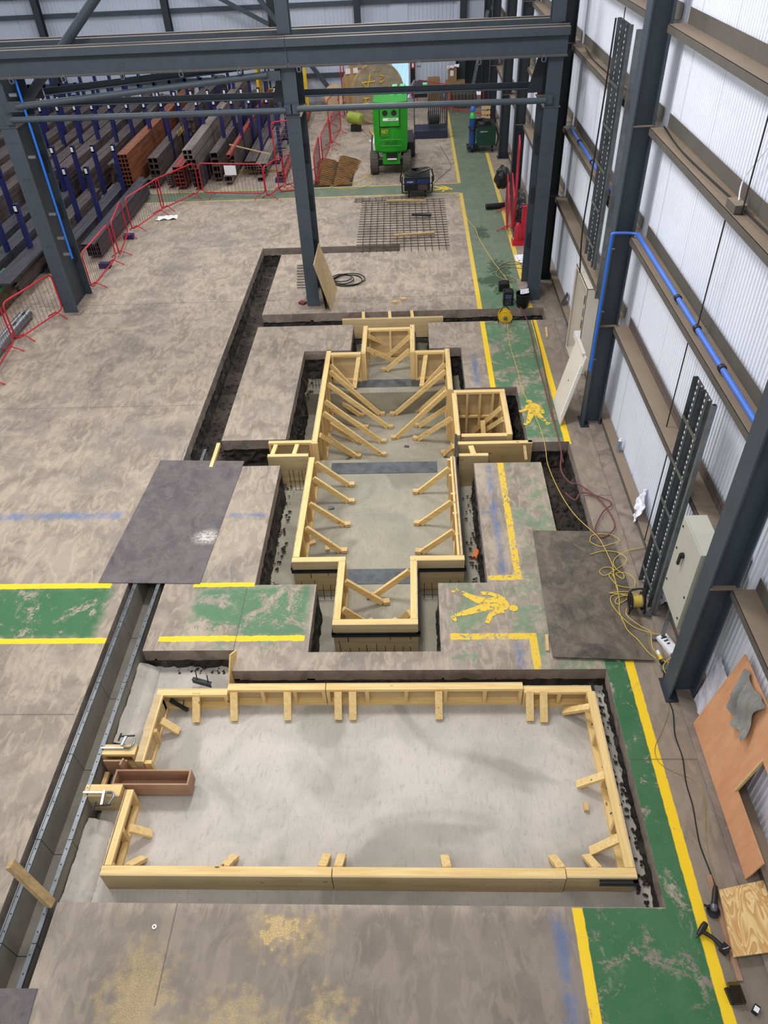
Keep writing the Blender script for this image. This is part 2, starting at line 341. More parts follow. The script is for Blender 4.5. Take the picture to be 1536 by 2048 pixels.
def platem(name, a, b, d, blot=None):
    t = NT(name); m = t.noise(t.pos, 1.4, 7, .66, .5); f = t.noise(t.pos, 26, 6, .75, .5); g = t.noise(t.pos, 2.5, 3, .5)
    c = t.mix(t.ramp(m, .35, .68), lin(a), lin(b)); c = t.mix(t.math('MULTIPLY', t.ramp(f, .56, .68), t.ramp(g, .45, .65, .08, .75)), c, lin(d)); h = t.noise(t.scale(t.pos, (1, .7, 1)), 4.5, 8, .75, .6); c = t.mix(t.math('MULTIPLY', t.ramp(h, .46, .60), .5), c, lin(d)); c = t.mix(t.math('MULTIPLY', t.ramp(h, .44, .34), .5), c, lin((46, 42, 42)))
    if blot:
        l = t.node('ShaderNodeVectorMath', operation='LENGTH'); t.l.new(t.vmath('MULTIPLY', t.vmath('SUBTRACT', t.pos, (blot[0], blot[1], 0)), (1/.3, 1/.22, 0)), l.inputs[0])
        c = t.mix(t.math('MULTIPLY', t.ramp(l.outputs['Value'], 1., .2), t.ramp(f, .35, .6)), c, lin((206, 200, 192)))
    t.bump(f, .1, .003); return t.out(c, .55, .15)
PLATE = platem('scuffed_steel_plate', (98, 90, 92), (84, 77, 82), (116, 110, 106), (-3.2, 8.15))
PLATE2 = platem('dirty_steel_plate', (104, 94, 82), (72, 66, 62), (132, 122, 108))
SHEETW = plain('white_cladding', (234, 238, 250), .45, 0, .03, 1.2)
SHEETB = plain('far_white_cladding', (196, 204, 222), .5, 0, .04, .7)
def swirl():
    t = NT('softwood_ply_sheet'); n = t.noise(t.scale(t.pos, (5, 1.6, 1)), 1.1, 2, .4, 1.4)
    w = t.math('FRACT', t.math('MULTIPLY', n, 9.)); g = t.noise(t.scale(t.pos, (40, 4, 4)), 1, 3)
    c = t.mix(t.ramp(w, .0, .9), lin((232, 202, 146)), lin((196, 150, 92))); return t.out(t.mix(t.math('MULTIPLY', g, .3), c, lin((170, 128, 78))), .65)
OSB = swirl()

# ---------------------------------------------------------------- floor with pits
PITS = [('front', -3.62, 2.33, 2.87, 5.66), ('frontL', -3.62, -2.37, 5.6, 5.99), ('A', -1.43, .29, 5.95, 7.16), ('B', -2.31, .98, 7.15, 10.93), ('M', -2.31, .98, 10.93, 13.24), ('C', -2.31, .98, 13.24, 13.87),
        ('D', -1.33, .32, 13.86, 15.03), ('Eb', .97, 1.96, 10.46, 12.28), ('wing', -3.5, -2.3, 9.93, 10.69), ('wingR', .97, 2.66, 9.9, 10.47), ('soilR', 2.10, 2.66, 8.17, 10.0), ('cross', -3.5, 2.92, 15.02, 15.62),
        ('long', -4.04, -3.47, 9.4, 19.56), ('topt', -3.5, -.33, 19.1, 19.56), ('chan', -4.16, -3.62, -.5, 9.4)]
DEPTH = dict(front=.33, frontL=.33, A=.66, B=.66, M=1.18, C=.66, D=.66, Eb=1.18, wing=.6, wingR=.55, soilR=.42, cross=.5, long=.5, topt=.4, chan=.46)
PM = dict(front=SLAB, frontL=SLAB, A=SLABM, B=SLABM, M=SLABM, C=SLABM, D=SLABM, chan=SLABM)
xs = sorted({-34., 3.45} | {round(p[i], 3) for p in PITS for i in (1, 2)}); ys_ = sorted({-1.5, 36.2} | {round(p[i], 3) for p in PITS for i in (3, 4)})
def pit_at(x, y):
    best = None
    for p in PITS:
        if p[1] < x < p[2] and p[3] < y < p[4]:
            if best is None or DEPTH[p[0]] > DEPTH[best]: best = p[0]
    return best
fl = MB(); bot = {}; cut = MB(); soil = MB(); conc = MB()
def nz(x, y, z, s=7.): return noise.noise(Vector((x*s, y*s, z*s)))
def pitwall(a, b, outn, ztop, zbot, from_slab):
    a = Vector(a); b = Vector(b); L = (b-a).length; n = max(1, int(L/.05)); outn = Vector(outn)
    if not from_slab:
        conc.add([(a.x,a.y,zbot),(b.x,b.y,zbot),(b.x,b.y,ztop),(a.x,a.y,ztop)], [(0,1,2,3)]); return
    slabt = min(.2, -zbot)
    rows = [0, -.008, -slabt*.5, -slabt]; vs = []; 
    for r, z in enumerate(rows):
        for i in range(n+1):
            p = a.lerp(b, i/n); e = 0 if (i in (0, n)) else 1
            d = (.004*nz(p.x, p.y, z, 9)*e) if r < 3 else .012*nz(p.x, p.y, 5, 11)*e
            zz = z if r < 3 else z+.025*nz(p.x, p.y, 2, 6)*e
            if r == 0: d = 0
            vs.append((p.x+outn.x*d, p.y+outn.y*d, zz))
    m = n+1
    cut.add(vs, [(r*m+i, r*m+i+1, (r+1)*m+i+1, (r+1)*m+i) for r in range(3) for i in range(n)])
    if -zbot > slabt+.02:
        vs = []; R = max(3, int((-zbot-slabt)/.06))
        for r in range(R+1):
            for i in range(n+1):
                p = a.lerp(b, i/n); e = 0 if (i in (0, n)) else 1; f = r/R; z = -slabt+.03*(1-f)+(zbot+slabt)*f
                d = (.035+.05*nz(p.x, p.y, z, 9)+.03*nz(p.x, p.y, z, 22)) if r else .03
                d -= .07*f
                d = max(-.035, d) if e else 0
                vs.append((p.x+outn.x*d, p.y+outn.y*d, z if r < R else zbot))
        soil.add(vs, [(r*m+i, r*m+i+1, (r+1)*m+i+1, (r+1)*m+i) for r in range(R) for i in range(n)])
NX, NY = len(xs)-1, len(ys_)-1
grid = [[pit_at((xs[i]+xs[i+1])/2, (ys_[j]+ys_[j+1])/2) for j in range(NY)] for i in range(NX)]
for i in range(NX):
    for j in range(NY):
        x0, x1, y0, y1 = xs[i], xs[i+1], ys_[j], ys_[j+1]; k = grid[i][j]
        if k is None:
            fl.add([(x0,y0,0),(x1,y0,0),(x1,y1,0),(x0,y1,0)], [(0,1,2,3)]); z = 0
        else:
            z = -DEPTH[k]; mb = bot.setdefault('s' if k in ('front','frontL') else ('m' if k in PM else 'd'), MB())
            rough = .0 if k in PM else .035
            nu = max(1, int((x1-x0)/.07)) if rough else 1; nv = max(1, int((y1-y0)/.07)) if rough else 1
            mb.sheet(lambda u, v: (x0+(x1-x0)*u, y0+(y1-y0)*v, z+(rough*(nz(x0+(x1-x0)*u, y0+(y1-y0)*v, 1, 5)+.6*nz(x0+(x1-x0)*u, y0+(y1-y0)*v, 1, 14)) if rough else 0)), nu, nv)
        for di, dj, a, b, o in ((1,0,(x1,y0,0),(x1,y1,0),(1,0,0)), (0,1,(x1,y1,0),(x0,y1,0),(0,1,0)), (-1,0,(x0,y1,0),(x0,y0,0),(-1,0,0)), (0,-1,(x0,y0,0),(x1,y0,0),(0,-1,0))):
            ii, jj = i+di, j+dj
            if k is None or not (0 <= ii < NX and 0 <= jj < NY): continue
            kk = grid[ii][jj]; zn = 0 if kk is None else -DEPTH[kk]
            if zn > z+1e-6: pitwall(a, b, o, zn, z-.04 if kk is None else z, kk is None)
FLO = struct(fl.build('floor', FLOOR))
def tr(o, n): o['kind'] = 'structure'; return o
tr(cut.build('trim_1', CUT), 0); tr(soil.build('trim_2', SOIL), 0); tr(conc.build('trim_3', SLABM), 0)
for k, m in (('s', SLAB), ('m', SLABM), ('d', DIRT)):
    o = bot[k].build('floor', m); tr(o, 0)
# loose rubble along trench bottoms
rub = MB()
def rock(mb, c, r):
    n = 6; vs = [Vector(c)+Vector((0,0,-r*.5)), Vector(c)+Vector((0,0,r*.7))]; a0 = random.random()*6
    for k in range(n): vs.append(Vector(c)+Vector((math.cos(a0+k*1.047)*r*random.uniform(.6,1.2), math.sin(a0+k*1.047)*r*random.uniform(.6,1.2), random.uniform(-.2,.3)*r)))
    mb.add(vs, [(0, 2+(k+1) % n, 2+k) for k in range(n)]+[(1, 2+k, 2+(k+1) % n) for k in range(n)])
for x0, x1, y0, y1, z, n, rr in ((2.12, 2.64, 8.2, 10.4, -.4, 150, .05), (-4.0, -3.5, 10.1, 19.4, -.48, 260, .05), (-3.4, 2.9, 15.05, 15.2, -.48, 120, .05), (-2.3, -2.12, 7.2, 13.7, -.62, 120, .05), (.8, .97, 7.2, 9.8, -.62, 70, .045), (2.15, 2.3, 2.9, 5.6, -.31, 110, .04), (-3.2, -2.4, 5.86, 5.97, -.32, 40, .03), (1.75, 1.94, 10.5, 12.2, -1.1, 60, .06), (-3.3, -2.35, 10.0, 10.45, -.57, 60, .05)):
    for _ in range(n): rock(rub, (random.uniform(x0, x1), random.uniform(y0, y1), z), random.uniform(.2, .75)*rr)
tag(rub.build('rubble', DIRT), 'dark broken stone and earth lying in the trench bottoms', 'rubble', kind='stuff')
# plinth and base rail by the wall
struct(MB().box((3.08, -1, 0), (3.45, 15.0, .03)).build('trim_4', CUT))
struct(MB().box((3.30, -1, .03), (3.35, 36, .12)).box((3.35,-1,.09),(3.45,36,.12)).build('baseboard_right', GIRT))

# ---------------------------------------------------------------- walls
def ribbed(name, p0, p1, z0, z1, m, pitch, dep, nrm):
    p0 = Vector(p0); p1 = Vector(p1); L = (p1-p0).length; d = (p1-p0)/L; n = int(L/pitch); vs = []; nrm = Vector(nrm)
    prof = ((0,0),(.62,0),(.72,1),(.90,1),(1,0))
    pts = []
    for k in range(n):
        seam = (k % 16 == 0)
        for u, h in prof[:-1]: pts.append(p0+d*((k+u)*pitch)+nrm*(dep*h*(-2.2 if (seam and h) else 1)))
    pts.append(p1)
    m_ = len(pts); mb = MB(); mb.add([(p.x, p.y, z0) for p in pts]+[(p.x, p.y, z1) for p in pts], [(i, i+1, m_+i+1, m_+i) for i in range(m_-1)])
    return struct(mb.build(name, m))
ribbed('wall_right', (3.475, -1.5, 0), (3.475, 36, 0), .05, 8.5, SHEETW, .075, .013, (-1, 0, 0))
struct(MB().box((3.5, -1.5, 0), (3.6, 36.2, 8.5)).build('wall_right', SHEETB))
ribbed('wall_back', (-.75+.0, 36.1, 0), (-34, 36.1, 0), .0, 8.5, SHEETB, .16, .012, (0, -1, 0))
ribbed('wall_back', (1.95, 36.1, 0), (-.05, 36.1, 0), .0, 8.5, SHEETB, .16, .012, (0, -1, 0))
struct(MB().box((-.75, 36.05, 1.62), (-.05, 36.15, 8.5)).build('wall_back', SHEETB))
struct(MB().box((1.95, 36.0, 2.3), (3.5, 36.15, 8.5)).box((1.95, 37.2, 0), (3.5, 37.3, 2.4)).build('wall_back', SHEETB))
struct(MB().box((1.95, 36.9, 0), (3.5, 37, 2.3)).build('door_2', BLACK))
# lit gate opening with bright daylight outside
dw = plain('daylight_outside', (176, 214, 248), .9, 0, .02, 1, emit=1.0)
struct(MB().box((-.85, 36.4, 0), (.05, 36.45, 1.7)).build('window_1', dw))
gt = thing('mesh_gate', 'blue metal bar gate standing in the bright opening of the back wall', 'gate', (-.4, 36.2, 0))
g_ = MB()
for k in range(15): g_.cyl((-.73+.048*k, 36.2, 0), (-.73+.048*k, 36.2, 1.35), .006, 6)
g_.build('bars', BLUEP, gt); MB().bar((-.75,36.2,1.35),(-.05,36.2,1.35),.03,.03).bar((-.75,36.2,.3),(-.05,36.2,.3),.03,.03).build('rail', BLUEP, gt)
# ---------------------------------------------------------------- steel frame
def hsec(x, y, z0, z1, w, d, tf=.02, tw=.014, along='y'):
    """flanges w wide; section depth d along given axis"""
    m = MB()
    if along == 'x':
        m.box((x-d/2, y-w/2, z0), (x-d/2+tf, y+w/2, z1)).box((x+d/2-tf, y-w/2, z0), (x+d/2, y+w/2, z1)).box((x-d/2+tf, y-tw/2, z0), (x+d/2-tf, y+tw/2, z1))
    else:
        m.box((x-w/2, y-d/2, z0), (x+w/2, y-d/2+tf, z1)).box((x-w/2, y+d/2-tf, z0), (x+w/2, y+d/2, z1)).box((x-tw/2, y-d/2+tf, z0), (x+tw/2, y+d/2-tf, z1))
    return m
def bolts(mb, pts, nrm, r=.012):
    for p in pts: mb.cyl(Vector(p), Vector(p)+Vector(nrm)*.014, r, 6)
    return mb
for i, (y, l) in enumerate(((5.34, 'nearest dark grey steel wall column, beside the grey switch cabinet'), (11.05, 'dark grey wall column carrying the blue pipe beside the cream cabinet'), (17.25, 'dark wall column right behind the braced portal leg'), (23.3, 'dark wall column behind the red barriers leaning at the wall'), (27.0, 'dark wall column just past the green welder'), (31.6, 'dark wall column second from the back corner'), (34.9, 'dark wall column in the back right corner'))):
    t = thing('steel_column', l, 'column', (3.1, y, 0), )
    hsec(3.12, y, 0, 8.4, .26 if i < 4 else .3, .30, along='x').build('shaft', STEEL if i < 2 else STEELD, t)
    m = MB()
    for z in (1.93, 4.85): m.bar((2.98, y-.12, z), (3.3, y-.12, z), .06, .012)
    m.build('stiffener', GIRT, t); MB().box((2.93, y-.17, 0), (3.3, y+.17, .02)).build('base_plate', STEELD, t)
girts = [(1.93, 'lowest'), (3.37, 'second lowest'), (4.84, 'third'), (5.95, 'top')]
for z, l in girts:
    for y0, y1, bay in ((-1.2, 5.2, 'bay nearest the camera'), (5.48, 10.9, 'bay behind the grey switch cabinet'), (11.2, 17.08, 'bay behind the cream cabinet'), (17.42, 23.15, 'bay past the portal frame'), (23.45, 36.0, 'far bays')):
        t = thing('wall_girt', f'brown dusty wall girt, {l} of four, {bay}', 'girt', (3.3, y0, z-.2), 'horizontal girts along the white wall')
        m = MB(); zz = z+(.06 if l == 'top' and y0 > 0 else 0)
        m.box((3.2, y0, zz-.09), (3.205, y1, zz)).box((3.2, y0, zz-.004), (3.44, y1, zz)).box((3.435, y0, zz), (3.44, y1, zz+.17)).build('rail', GIRT, t)
for y0, z0, z1, l in ((7.85, 0.12, 1.84, 'lowest'), (8.1, 1.93, 3.28, 'second'), (7.95, 3.37, 4.75, 'third'), (7.6, 4.84, 5.86, 'top'), (13.6, 4.84, 5.86, 'far'), (3.0, 1.93, 3.28, 'near')):
    tag(MB().cyl((3.30, y0, z0), (3.30, y0, z1), .008, 6).build('sag_rod', REBARD), f'thin dark upright sag rod between wall girts, {l} one', 'rod', 'sag rods between the girts')
# portal frame: three legs, two cross beams, tubes
BY0, BY1 = 15.98, 17.0
legs = ((-8.05, 'left leg of the braced portal frame carrying the blue pipe clips', .33), (-2.31, 'middle leg of the braced portal frame with plywood leaning on it', .28), (2.73, 'right leg of the braced portal frame near the white wall', .28))
for x, l, w in legs:
    t = thing('portal_leg', 'blue-grey steel '+l, 'column', (x, 16.4, 0))
    for y, fw in ((BY0, w), (BY1, w)):
        MB().box((x-fw/2, y-.012, 0), (x+fw/2, y+.012, 4.85)).build('flange', STEEL, t)
    m = MB().box((x-.01, BY0, 0), (x+.01, BY1, 4.85))
    for z in (.9, 1.9, 2.9): m.box((x-w*.4, BY0+.05, z), (x+w*.4, BY0+.07, z+.3)).box((x-w*.4, BY1-.09, z), (x+w*.4, BY1-.07, z+.3))
    m.build('web', STEELD, t)
    b = MB()
    for z in (.25, .9, 1.6, 2.3, 3.0, 3.7): bolts(b, [(x-.04, BY0-.012, z), (x+.05, BY0-.012, z)], (0, -1, 0))
    b.build('bolts', STEEL, t)
    MB().box((x-w/2-.03, BY0-.03, 3.98), (x+w/2+.03, BY1+.03, 4.0)).build('stiffener_plate', BEAMM, t)
    MB().box((x-w/2-.1, BY0-.14, 0), (x+w/2+.1, BY1+.14, .012)).build('base_plate', CUT, t)
    MB().prism([(x-w/2-.3, 4.15),(x-w/2+.0, 4.15),(x-w/2, 4.85),(x-w/2-.1, 4.85)], BY0+.45, BY0+.46, 1).build('gusset', STEELD, t)
MB_ = MB
for y, l in ((BY0, 'front'), (BY1, 'rear')):
    t = thing('cross_beam', f'{l} horizontal steel I beam spanning across the top of the portal frame', 'beam', (-2.6, y, 4.85))
    x0, x1 = -9.6, 2.92
    for a, b in ((x0, -2.30), (-2.29, x1)):
        m = MB().box((a, y-.15, 4.85), (b, y+.15, 4.872)).box((a, y-.15, 5.30), (b, y+.15, 5.32)).box((a, y-.008, 4.87), (b, y+.008, 5.30)).box((a, y-.15, 5.19), (b, y-.14, 5.30)).box((a, y+.14, 5.19), (b, y+.15, 5.30))
        m.build('beam_length', BEAMM, t)
    MB().box((x0, y-.03, 5.32), (x1, y+.03, 5.345)).build('cap_strip', BEAMM, t)
for x, z1, l in ((-8.05-.25, 6.6, 'left'), (-2.35, 7.2, 'middle'), (2.75, 6.2, 'right')):
    t = thing('stub_column', f'short dark upright stub column standing on the {l} end of the cross beams' if l != 'middle' else 'tall dark upright stub column standing on the cross beams above the middle leg', 'column', (x, 16.5, 5.35))
    hsec(x, 16.35, 5.345, z1, .24, .3).build('shaft', STEEL, t)
for y, l in ((BY0-.08, 'front'), (BY1+.03, 'rear')):
    for xa, xb in ((-7.9, -2.42), (-2.2, 2.6)):
        s = 'left' if xa < -5 else 'right'
        mb = MB()
        if l == 'front': mb.cyl((xa, y, 4.14), (xb, y, 4.12), .055, 16)
        else: mb.bar((xa, y, 4.13), (xb, y, 4.1), .12, .012).bar((xa, y+.06, 4.18), (xb, y+.06, 4.15), .012, .12)
        t = thing('tie_bar', f'{l} horizontal grey {"tube" if l=="front" else "angle"} tie in the {s} bay of the portal frame', 'tie bar', (xa, y, 4.1)); mb.build('bar', STEEL, t)
        MB().box((xa-.12, y-.012, 4.06), (xa+.03, y+.012, 4.22)).build('end_plate', STEEL, t); MB().box((xb-.03, y-.012, 4.06), (xb+.12, y+.012, 4.22)).build('end_plate', STEEL, t)
    mb = MB()
    if l == 'front': mb.cyl((-7.7, y, 4.37), (-2.7, y, 4.74), .06, 16)
    else: mb.bar((-7.6, y, 4.33), (-2.6, y, 4.70), .14, .012).bar((-7.6, y+.07, 4.38), (-2.6, y+.07, 4.75), .012, .14)
    t = thing('diagonal_brace', f'{l} sloping grey {"tube" if l=="front" else "angle"} brace in the left bay of the portal frame', 'brace', (-7.7, y, 4.3)); mb.build('bar', STEEL, t)
    MB().box((-7.92, y-.01, 4.28), (-7.6, y+.01, 4.46)).build('end_plate', STEEL, t); MB().box((-2.8, y-.01, 4.64), (-2.45, y+.01, 4.80)).build('end_plate', STEEL, t)
tag(MB().cyl((-7.95, 16.6, 4.2), (-5.5, 16.6, 6.3), .09, 18).build('diagonal_tube', STEEL), 'thick grey tube rising from the left portal leg past the cross beams', 'brace')
for i, px in enumerate((20, 125, 243, 361, 478, 597, 719, 838, 958, 1088)):
    p = RY(px, 150-px*.034, 15.84); x = p.x
    m = MB().box((x-.04, 15.8, 4.78), (x-.03, 15.86, 4.86)).box((x+.03, 15.8, 4.78), (x+.04, 15.86, 4.86)).box((x-.04, 15.8, 4.78), (x+.04, 15.86, 4.79)).box((x-.04, 15.8, 4.86), (x+.04, 15.86, 4.87)).cyl((x, 15.83, 4.87), (x, 15.83, 4.91), .006, 6)
    tag(m.build('beam_clamp', GALV), f'small square zinc clamp under the front cross beam, {ORD[i]} from the left', 'clamp', 'clamps along the cross beam')
# blue pipes
p0 = RX(38, 130, -7.9)
t = thing('blue_pipe', 'bright blue plastic pipe running down the left portal leg', 'pipe', (-7.9, 15.93, .6))
MB().cyl(RY(30, 158, 15.9), RY(145, 517, 15.9), .022, 12).build('pipe', BLUEB, t)
for (px, py) in ((24, 190), (62, 314), (103, 428), (120, 476), (132, 508)):
    a = RY(px, py, 15.93); MB().hbar(a+Vector((-.05,0,0)), a+Vector((.10,0,0)), .05, .05, .008).build('clip', GALV, t)
t = thing('blue_pipe', 'blue air pipe running along the wall girt and across the second column', 'pipe', (3.1, 11, 3.4))
pts = [(3.28, 5.6, 3.44), (3.28, 10.8, 3.44)]; MB().cyl(pts[0], pts[1], .032, 12).build('pipe', BLUEP, t)
MB().cyl((3.28, 11.4, 3.44), (3.28, 16.6, 3.44), .03, 12).build('pipe', BLUEP, t)
MB().tube(smooth([(3.28, 10.8, 3.44), (3.2, 10.86, 3.44), (2.95, 10.88, 3.44), (2.93, 10.88, 3.40)], 4), .02, 10).build('elbow', BLUEP, t)
MB().cyl((2.93, 10.88, 3.40), (2.93, 10.88, 1.15), .022, 12).build('pipe', BLUEB, t)
for y in (7.9, 8.7, 12.2, 15.6, 7.0, 14.3): MB().cyl((3.28, y-.03, 3.44), (3.28, y+.03, 3.44), .045, 12).build('pipe_clip', BLACK, t)
for z in (3.2, 2.2, 1.35): MB().box((2.90, 10.87, z), (3.0, 10.89, z+.02)).build('bracket', GALV, t)
# conduit/cable along girts
for y0, y1, z, l in ((5.6, 10.8, 4.87, 'near'), (11.3, 16.5, 4.87, 'far')):
    tag(MB().tube(smooth([(3.38, y0, z), (3.33, (y0+y1)/2-.6, z+.005), (3.28, y1-1.2, z), (3.36, y1, z)], 6), .011, 8).build('loose_cable', BLACK), f'black cable lying on the third girt of the {l} bay', 'cable')
tag(MB().box((3.22, 7.6, 4.85), (3.34, 7.85, 4.93)).build('junction_box', GIRT), 'small dusty junction box sitting on the third girt', 'box')
tag(MB().tube(smooth([(3.3, 7.75, 4.93), (3.36, 7.9, 5.1), (3.40, 7.6, 5.5), (3.40, 7.3, 5.9)], 6), .007, 6).build('white_cable', WHITE), 'thin white cable rising from the junction box up the wall', 'cable')
tag(MB().tube(smooth([(3.425, y, 2.02+.01*math.sin(y*3)) for y in [5.6+.4*k for k in range(14)]], 3), .006, 6).build('red_cable', HOSE), 'thin red cable clipped along the lowest girt beside the cream cabinet column', 'cable')
# back wall framing (far)
for x, l in ((-15.2, 'leftmost'), (-9.9, 'second from the left'), (-5.6, 'third from the left'), (-2.1, 'fourth from the left'), (2.2, 'rightmost')):
    tag(hsec(x, 35.8, 0, 8.5, .26, .3).build('back_column', STEELD), f'dark steel column on the back wall, {l}', 'column')
for z in (.95, 2.3, 3.47, 4.15, 5.2):
    tag(MB().box((-34, 35.95, z), ((-.76 if z < 1.6 else 3.3), 36.04, z+.16)).build('back_girt', STEEL), f'long grey girt across the back wall, {ORD[[.95,2.3,3.47,4.15,5.2].index(z)]} from the floor', 'girt', 'girts across the back wall')
tag(MB().hbar((-3.0, 35.3, .1), (-6.8, 35.3, 5.0), .16, .16, .02, (0,1,0)).build('back_brace', STEEL), 'sloping dark brace on the back wall beside the big cable drum', 'brace')
tag(MB().hbar((2.45, 34.3, .1), (3.05, 34.3, 3.3), .12, .12, .02, (0,1,0)).build('back_brace', GALV), 'light grey sloping brace in the back right corner', 'brace')
tag(MB().hbar((-10, 35.5, 5.2), (-5.7, 35.5, 3.0), .14, .14, .02, (0,1,0)).build('back_brace', STEEL), 'sloping brace high on the back wall left of the middle stub', 'brace')

# ---------------------------------------------------------------- steel plates and channel drain
def plate_obj(poly, z, th, m, label, name='steel_plate', cat='plate'):
    return tag(MB().prism([tuple(p) for p in poly], z, z+th).build(name, m), label, cat)
plate_obj([(-4.6, 7.22), (-3.11, 7.18), (-2.95, 10.06), (-4.43, 10.13)], .0, .012, PLATE, 'large purple-grey steel plate covering the long trench on the left')
plate_obj([(1.69, 5.82), (2.93, 5.76), (2.88, 8.12), (1.74, 8.17)], .03, .012, PLATE2, 'large dirty steel plate lying by the grey switch cabinet')
plate_obj([(-4.3, .8), (-3.46, .8), (-3.53, 2.12), (-4.3, 2.11)], .0, .012, PLATE, 'corner of a grey steel plate at the near left')
CH = plain('grey_channel_concrete', (130, 125, 115), .6, 0, .14, 2.5)
for k in range(11):
    y0 = -.5+k*1.0; y1 = y0+.992
    if y0 > 10.3: break
    t = thing('drain_channel', f'grey precast drain channel length in the long trench, {ORD[k]} from the camera', 'drain channel', (-3.88, y0, -.42), 'drain channel lengths')
    y1 = min(y1, 10.45)
    MB().prism([(-4.07,-.42),(-3.70,-.42),(-3.70,-.02),(-3.74,-.02),(-3.76,-.36),(-4.01,-.36),(-4.03,-.02),(-4.07,-.02)], y0, y1, 1).build('channel_body', CH, t)
    for xx in (-4.07, -3.74):
        m = MB().box((xx, y0, -.02), (xx+.04, y1, -.004)).box((xx-.012 if xx < -4 else xx+.04, y0, -.02), (xx if xx < -4 else xx+.052, y1, .004)); m.build('steel_edge', GALVD, t)
    b = MB()
    for j in range(6): b.cyl((-3.72, y0+.1+.16*j, -.006), (-3.72, y0+.1+.16*j, .002), .007, 6).cyl((-4.05, y0+.1+.16*j, -.006), (-4.05, y0+.1+.16*j, .002), .007, 6)
    b.build('bolts', BLACK, t)
tag(MB().box((-3.53, 9.9, -.04), (-3.47, 10.6, .02)).build('timber_batten', WY), 'short yellow batten poking from under the purple-grey plate', 'timber')
for (xy, l, y0, y1) in (((-1.55, .39), 'upper', 10.50, 10.83), ((-1.13, -.01), 'near', 7.76, 8.08)):
    tag(MB().box((xy[0], y0, -.66), (xy[1], y1, -.652)).build('cast_in_plate', SCUF), f'black steel strip set in the pit slab, {l} of those in the middle pit' if l == 'near' else 'long black steel strip set in the pit slab near the deep section', 'plate')
tag(MB().box((-1.25, 13.45, -.66), (.3, 13.75, -.652)).build('cast_in_plate', SCUF), 'black steel strip set in the ledge at the far end of the middle pit', 'plate')

# ---------------------------------------------------------------- formwork
def panel(a, b, out, zt, zb, label, w=.10, name='formwork_panel', studs=None, end_studs=True, side='out', tr=.045, mat_face=None, group=None):
    a = Vector((a[0], a[1], 0)); b = Vector((b[0], b[1], 0)); o = Vector((out[0], out[1], 0)); L = (b-a).length; d = (b-a)/L
    ax = 'x' if abs(d.x) > abs(d.y) else 'y'; WM = WXY[ax]
    t = thing(name, label, 'formwork', (*( (a+b)/2 - o*w/2 ).xy, zb), group)
    P = lambda u, v, z: a+d*u+o*v+Vector((0, 0, z))
    def bx(u0, u1, v0, v1, z0, z1, nm, m):
        p, q = P(u0, v0, z0), P(u1, v1, z1); return MB().box(p, q).build(nm, m, t)
    if side == 'out': bx(0, L, -.018, 0, zb, zt, 'plywood_face', mat_face or PLY); v0, v1 = -w, -.018
    else: bx(0, L, -w, -w+.018, zb, zt, 'plywood_face', mat_face or PLYIN); v0, v1 = -w+.018, 0
    bx(0, L, v0, v1, zt-tr, zt, 'top_rail', WM); bx(0, L, v0, v1, zb, zb+tr, 'bottom_rail', WM)
    n = studs if studs is not None else max(0, round(L/.45)-1)
    us = [L*(k+1)/(n+1) for k in range(n)]
    if end_studs: us = [.0]+us+[L-.045]
    for u in us: bx(u, u+.045, v0, v1, zb+tr, zt-tr, 'stud', WZ)
    return t
def brace(t, top, foot, w=.05, h=.09, zf=None, block=True, m=None, nm='brace'):
    top = Vector(top); foot = Vector(foot); d = (foot-top).normalized(); ax = abs(d.x) > abs(d.y)
    bo = MB().bar(top, foot, w, h).build(nm, m or (WX if ax else WY), t)
    if block:
        e = Vector((d.x, d.y, 0)).normalized()*.06; c = foot+e; z = foot.z-.02
        o = MB().bar((c.x-e.x*.8, c.y-e.y*.8, z+.03), (c.x+e.x*.8, c.y+e.y*.8, z+.03), .09, .06).build('foot_block', SAND, bo)
def kick(t, top, foot):
    top = Vector(top); foot = Vector(foot); m = WX if abs(top.x-foot.x) > abs(top.y-foot.y) else WY
    MB().bar(top, foot, .09, .04).build('kicker', m, t)
Z0 = -.33
# front tray
fb = [((-3.27, 5.42), (-2.38, 5.42), 'far-left section of the front formwork tray, set low beside the upright offcut'), ((-2.38, 5.47), (-1.16, 5.47), 'footprint-marked far section of the front formwork tray, second from the left'), ((-1.15, 5.47), (1.27, 5.47), 'longest far section of the front formwork tray'), ((1.28, 5.44), (2.1, 5.44), 'short far-right section of the front formwork tray')]
T = []
for i, (a, b, l) in enumerate(fb):
    t = panel(a, b, (0, 1), -.0 if i in (1, 2) else -.03, Z0, 'pale timber formwork, '+l); T.append(t)
    # inner ledger seen on the tray side
for px, y0, y1, k in ((393, 1398, 1444, 0), (469, 1394, 1441, 1), (576, 1394, 1440, 1), (677, 1394, 1439, 1), (706, 1394, 1439, 2), (878, 1390, 1438, 2), (1060, 1390, 1441, 2), (1088, 1392, 1444, 3)):
    f = G(px, y1, Z0+.03); top = G(px-(2 if px < 768 else -2)*0, y0-6, -.06); kick(T[k], (f.x, 5.36, -.03), (f.x, f.y, Z0+.03))
tl = panel((-3.29, 5.31), (-3.19, 4.40), (-1, 0), -.0, Z0, 'pale timber formwork, far left side of the front tray next to the drain channel', studs=1)
f = G(358, 1463, Z0+.03); kick(tl, (-3.14, 5.0, -.1), (f.x, f.y, f.z))
tl2 = panel((-3.29, 4.06), (-3.28, 3.235), (-1, 0), 0, Z0, 'pale timber formwork, near left side of the front tray in front of the brown box', studs=1)
f = G(303, 1668, Z0+.03); kick(tl2, (-3.14, 3.66, -.08), (f.x, f.y, f.z))
trr = panel((2.13, 5.335), (2.13, 3.245), (1, 0), 0, Z0, 'long pale timber formwork on the right side of the front tray, with knots', studs=3)
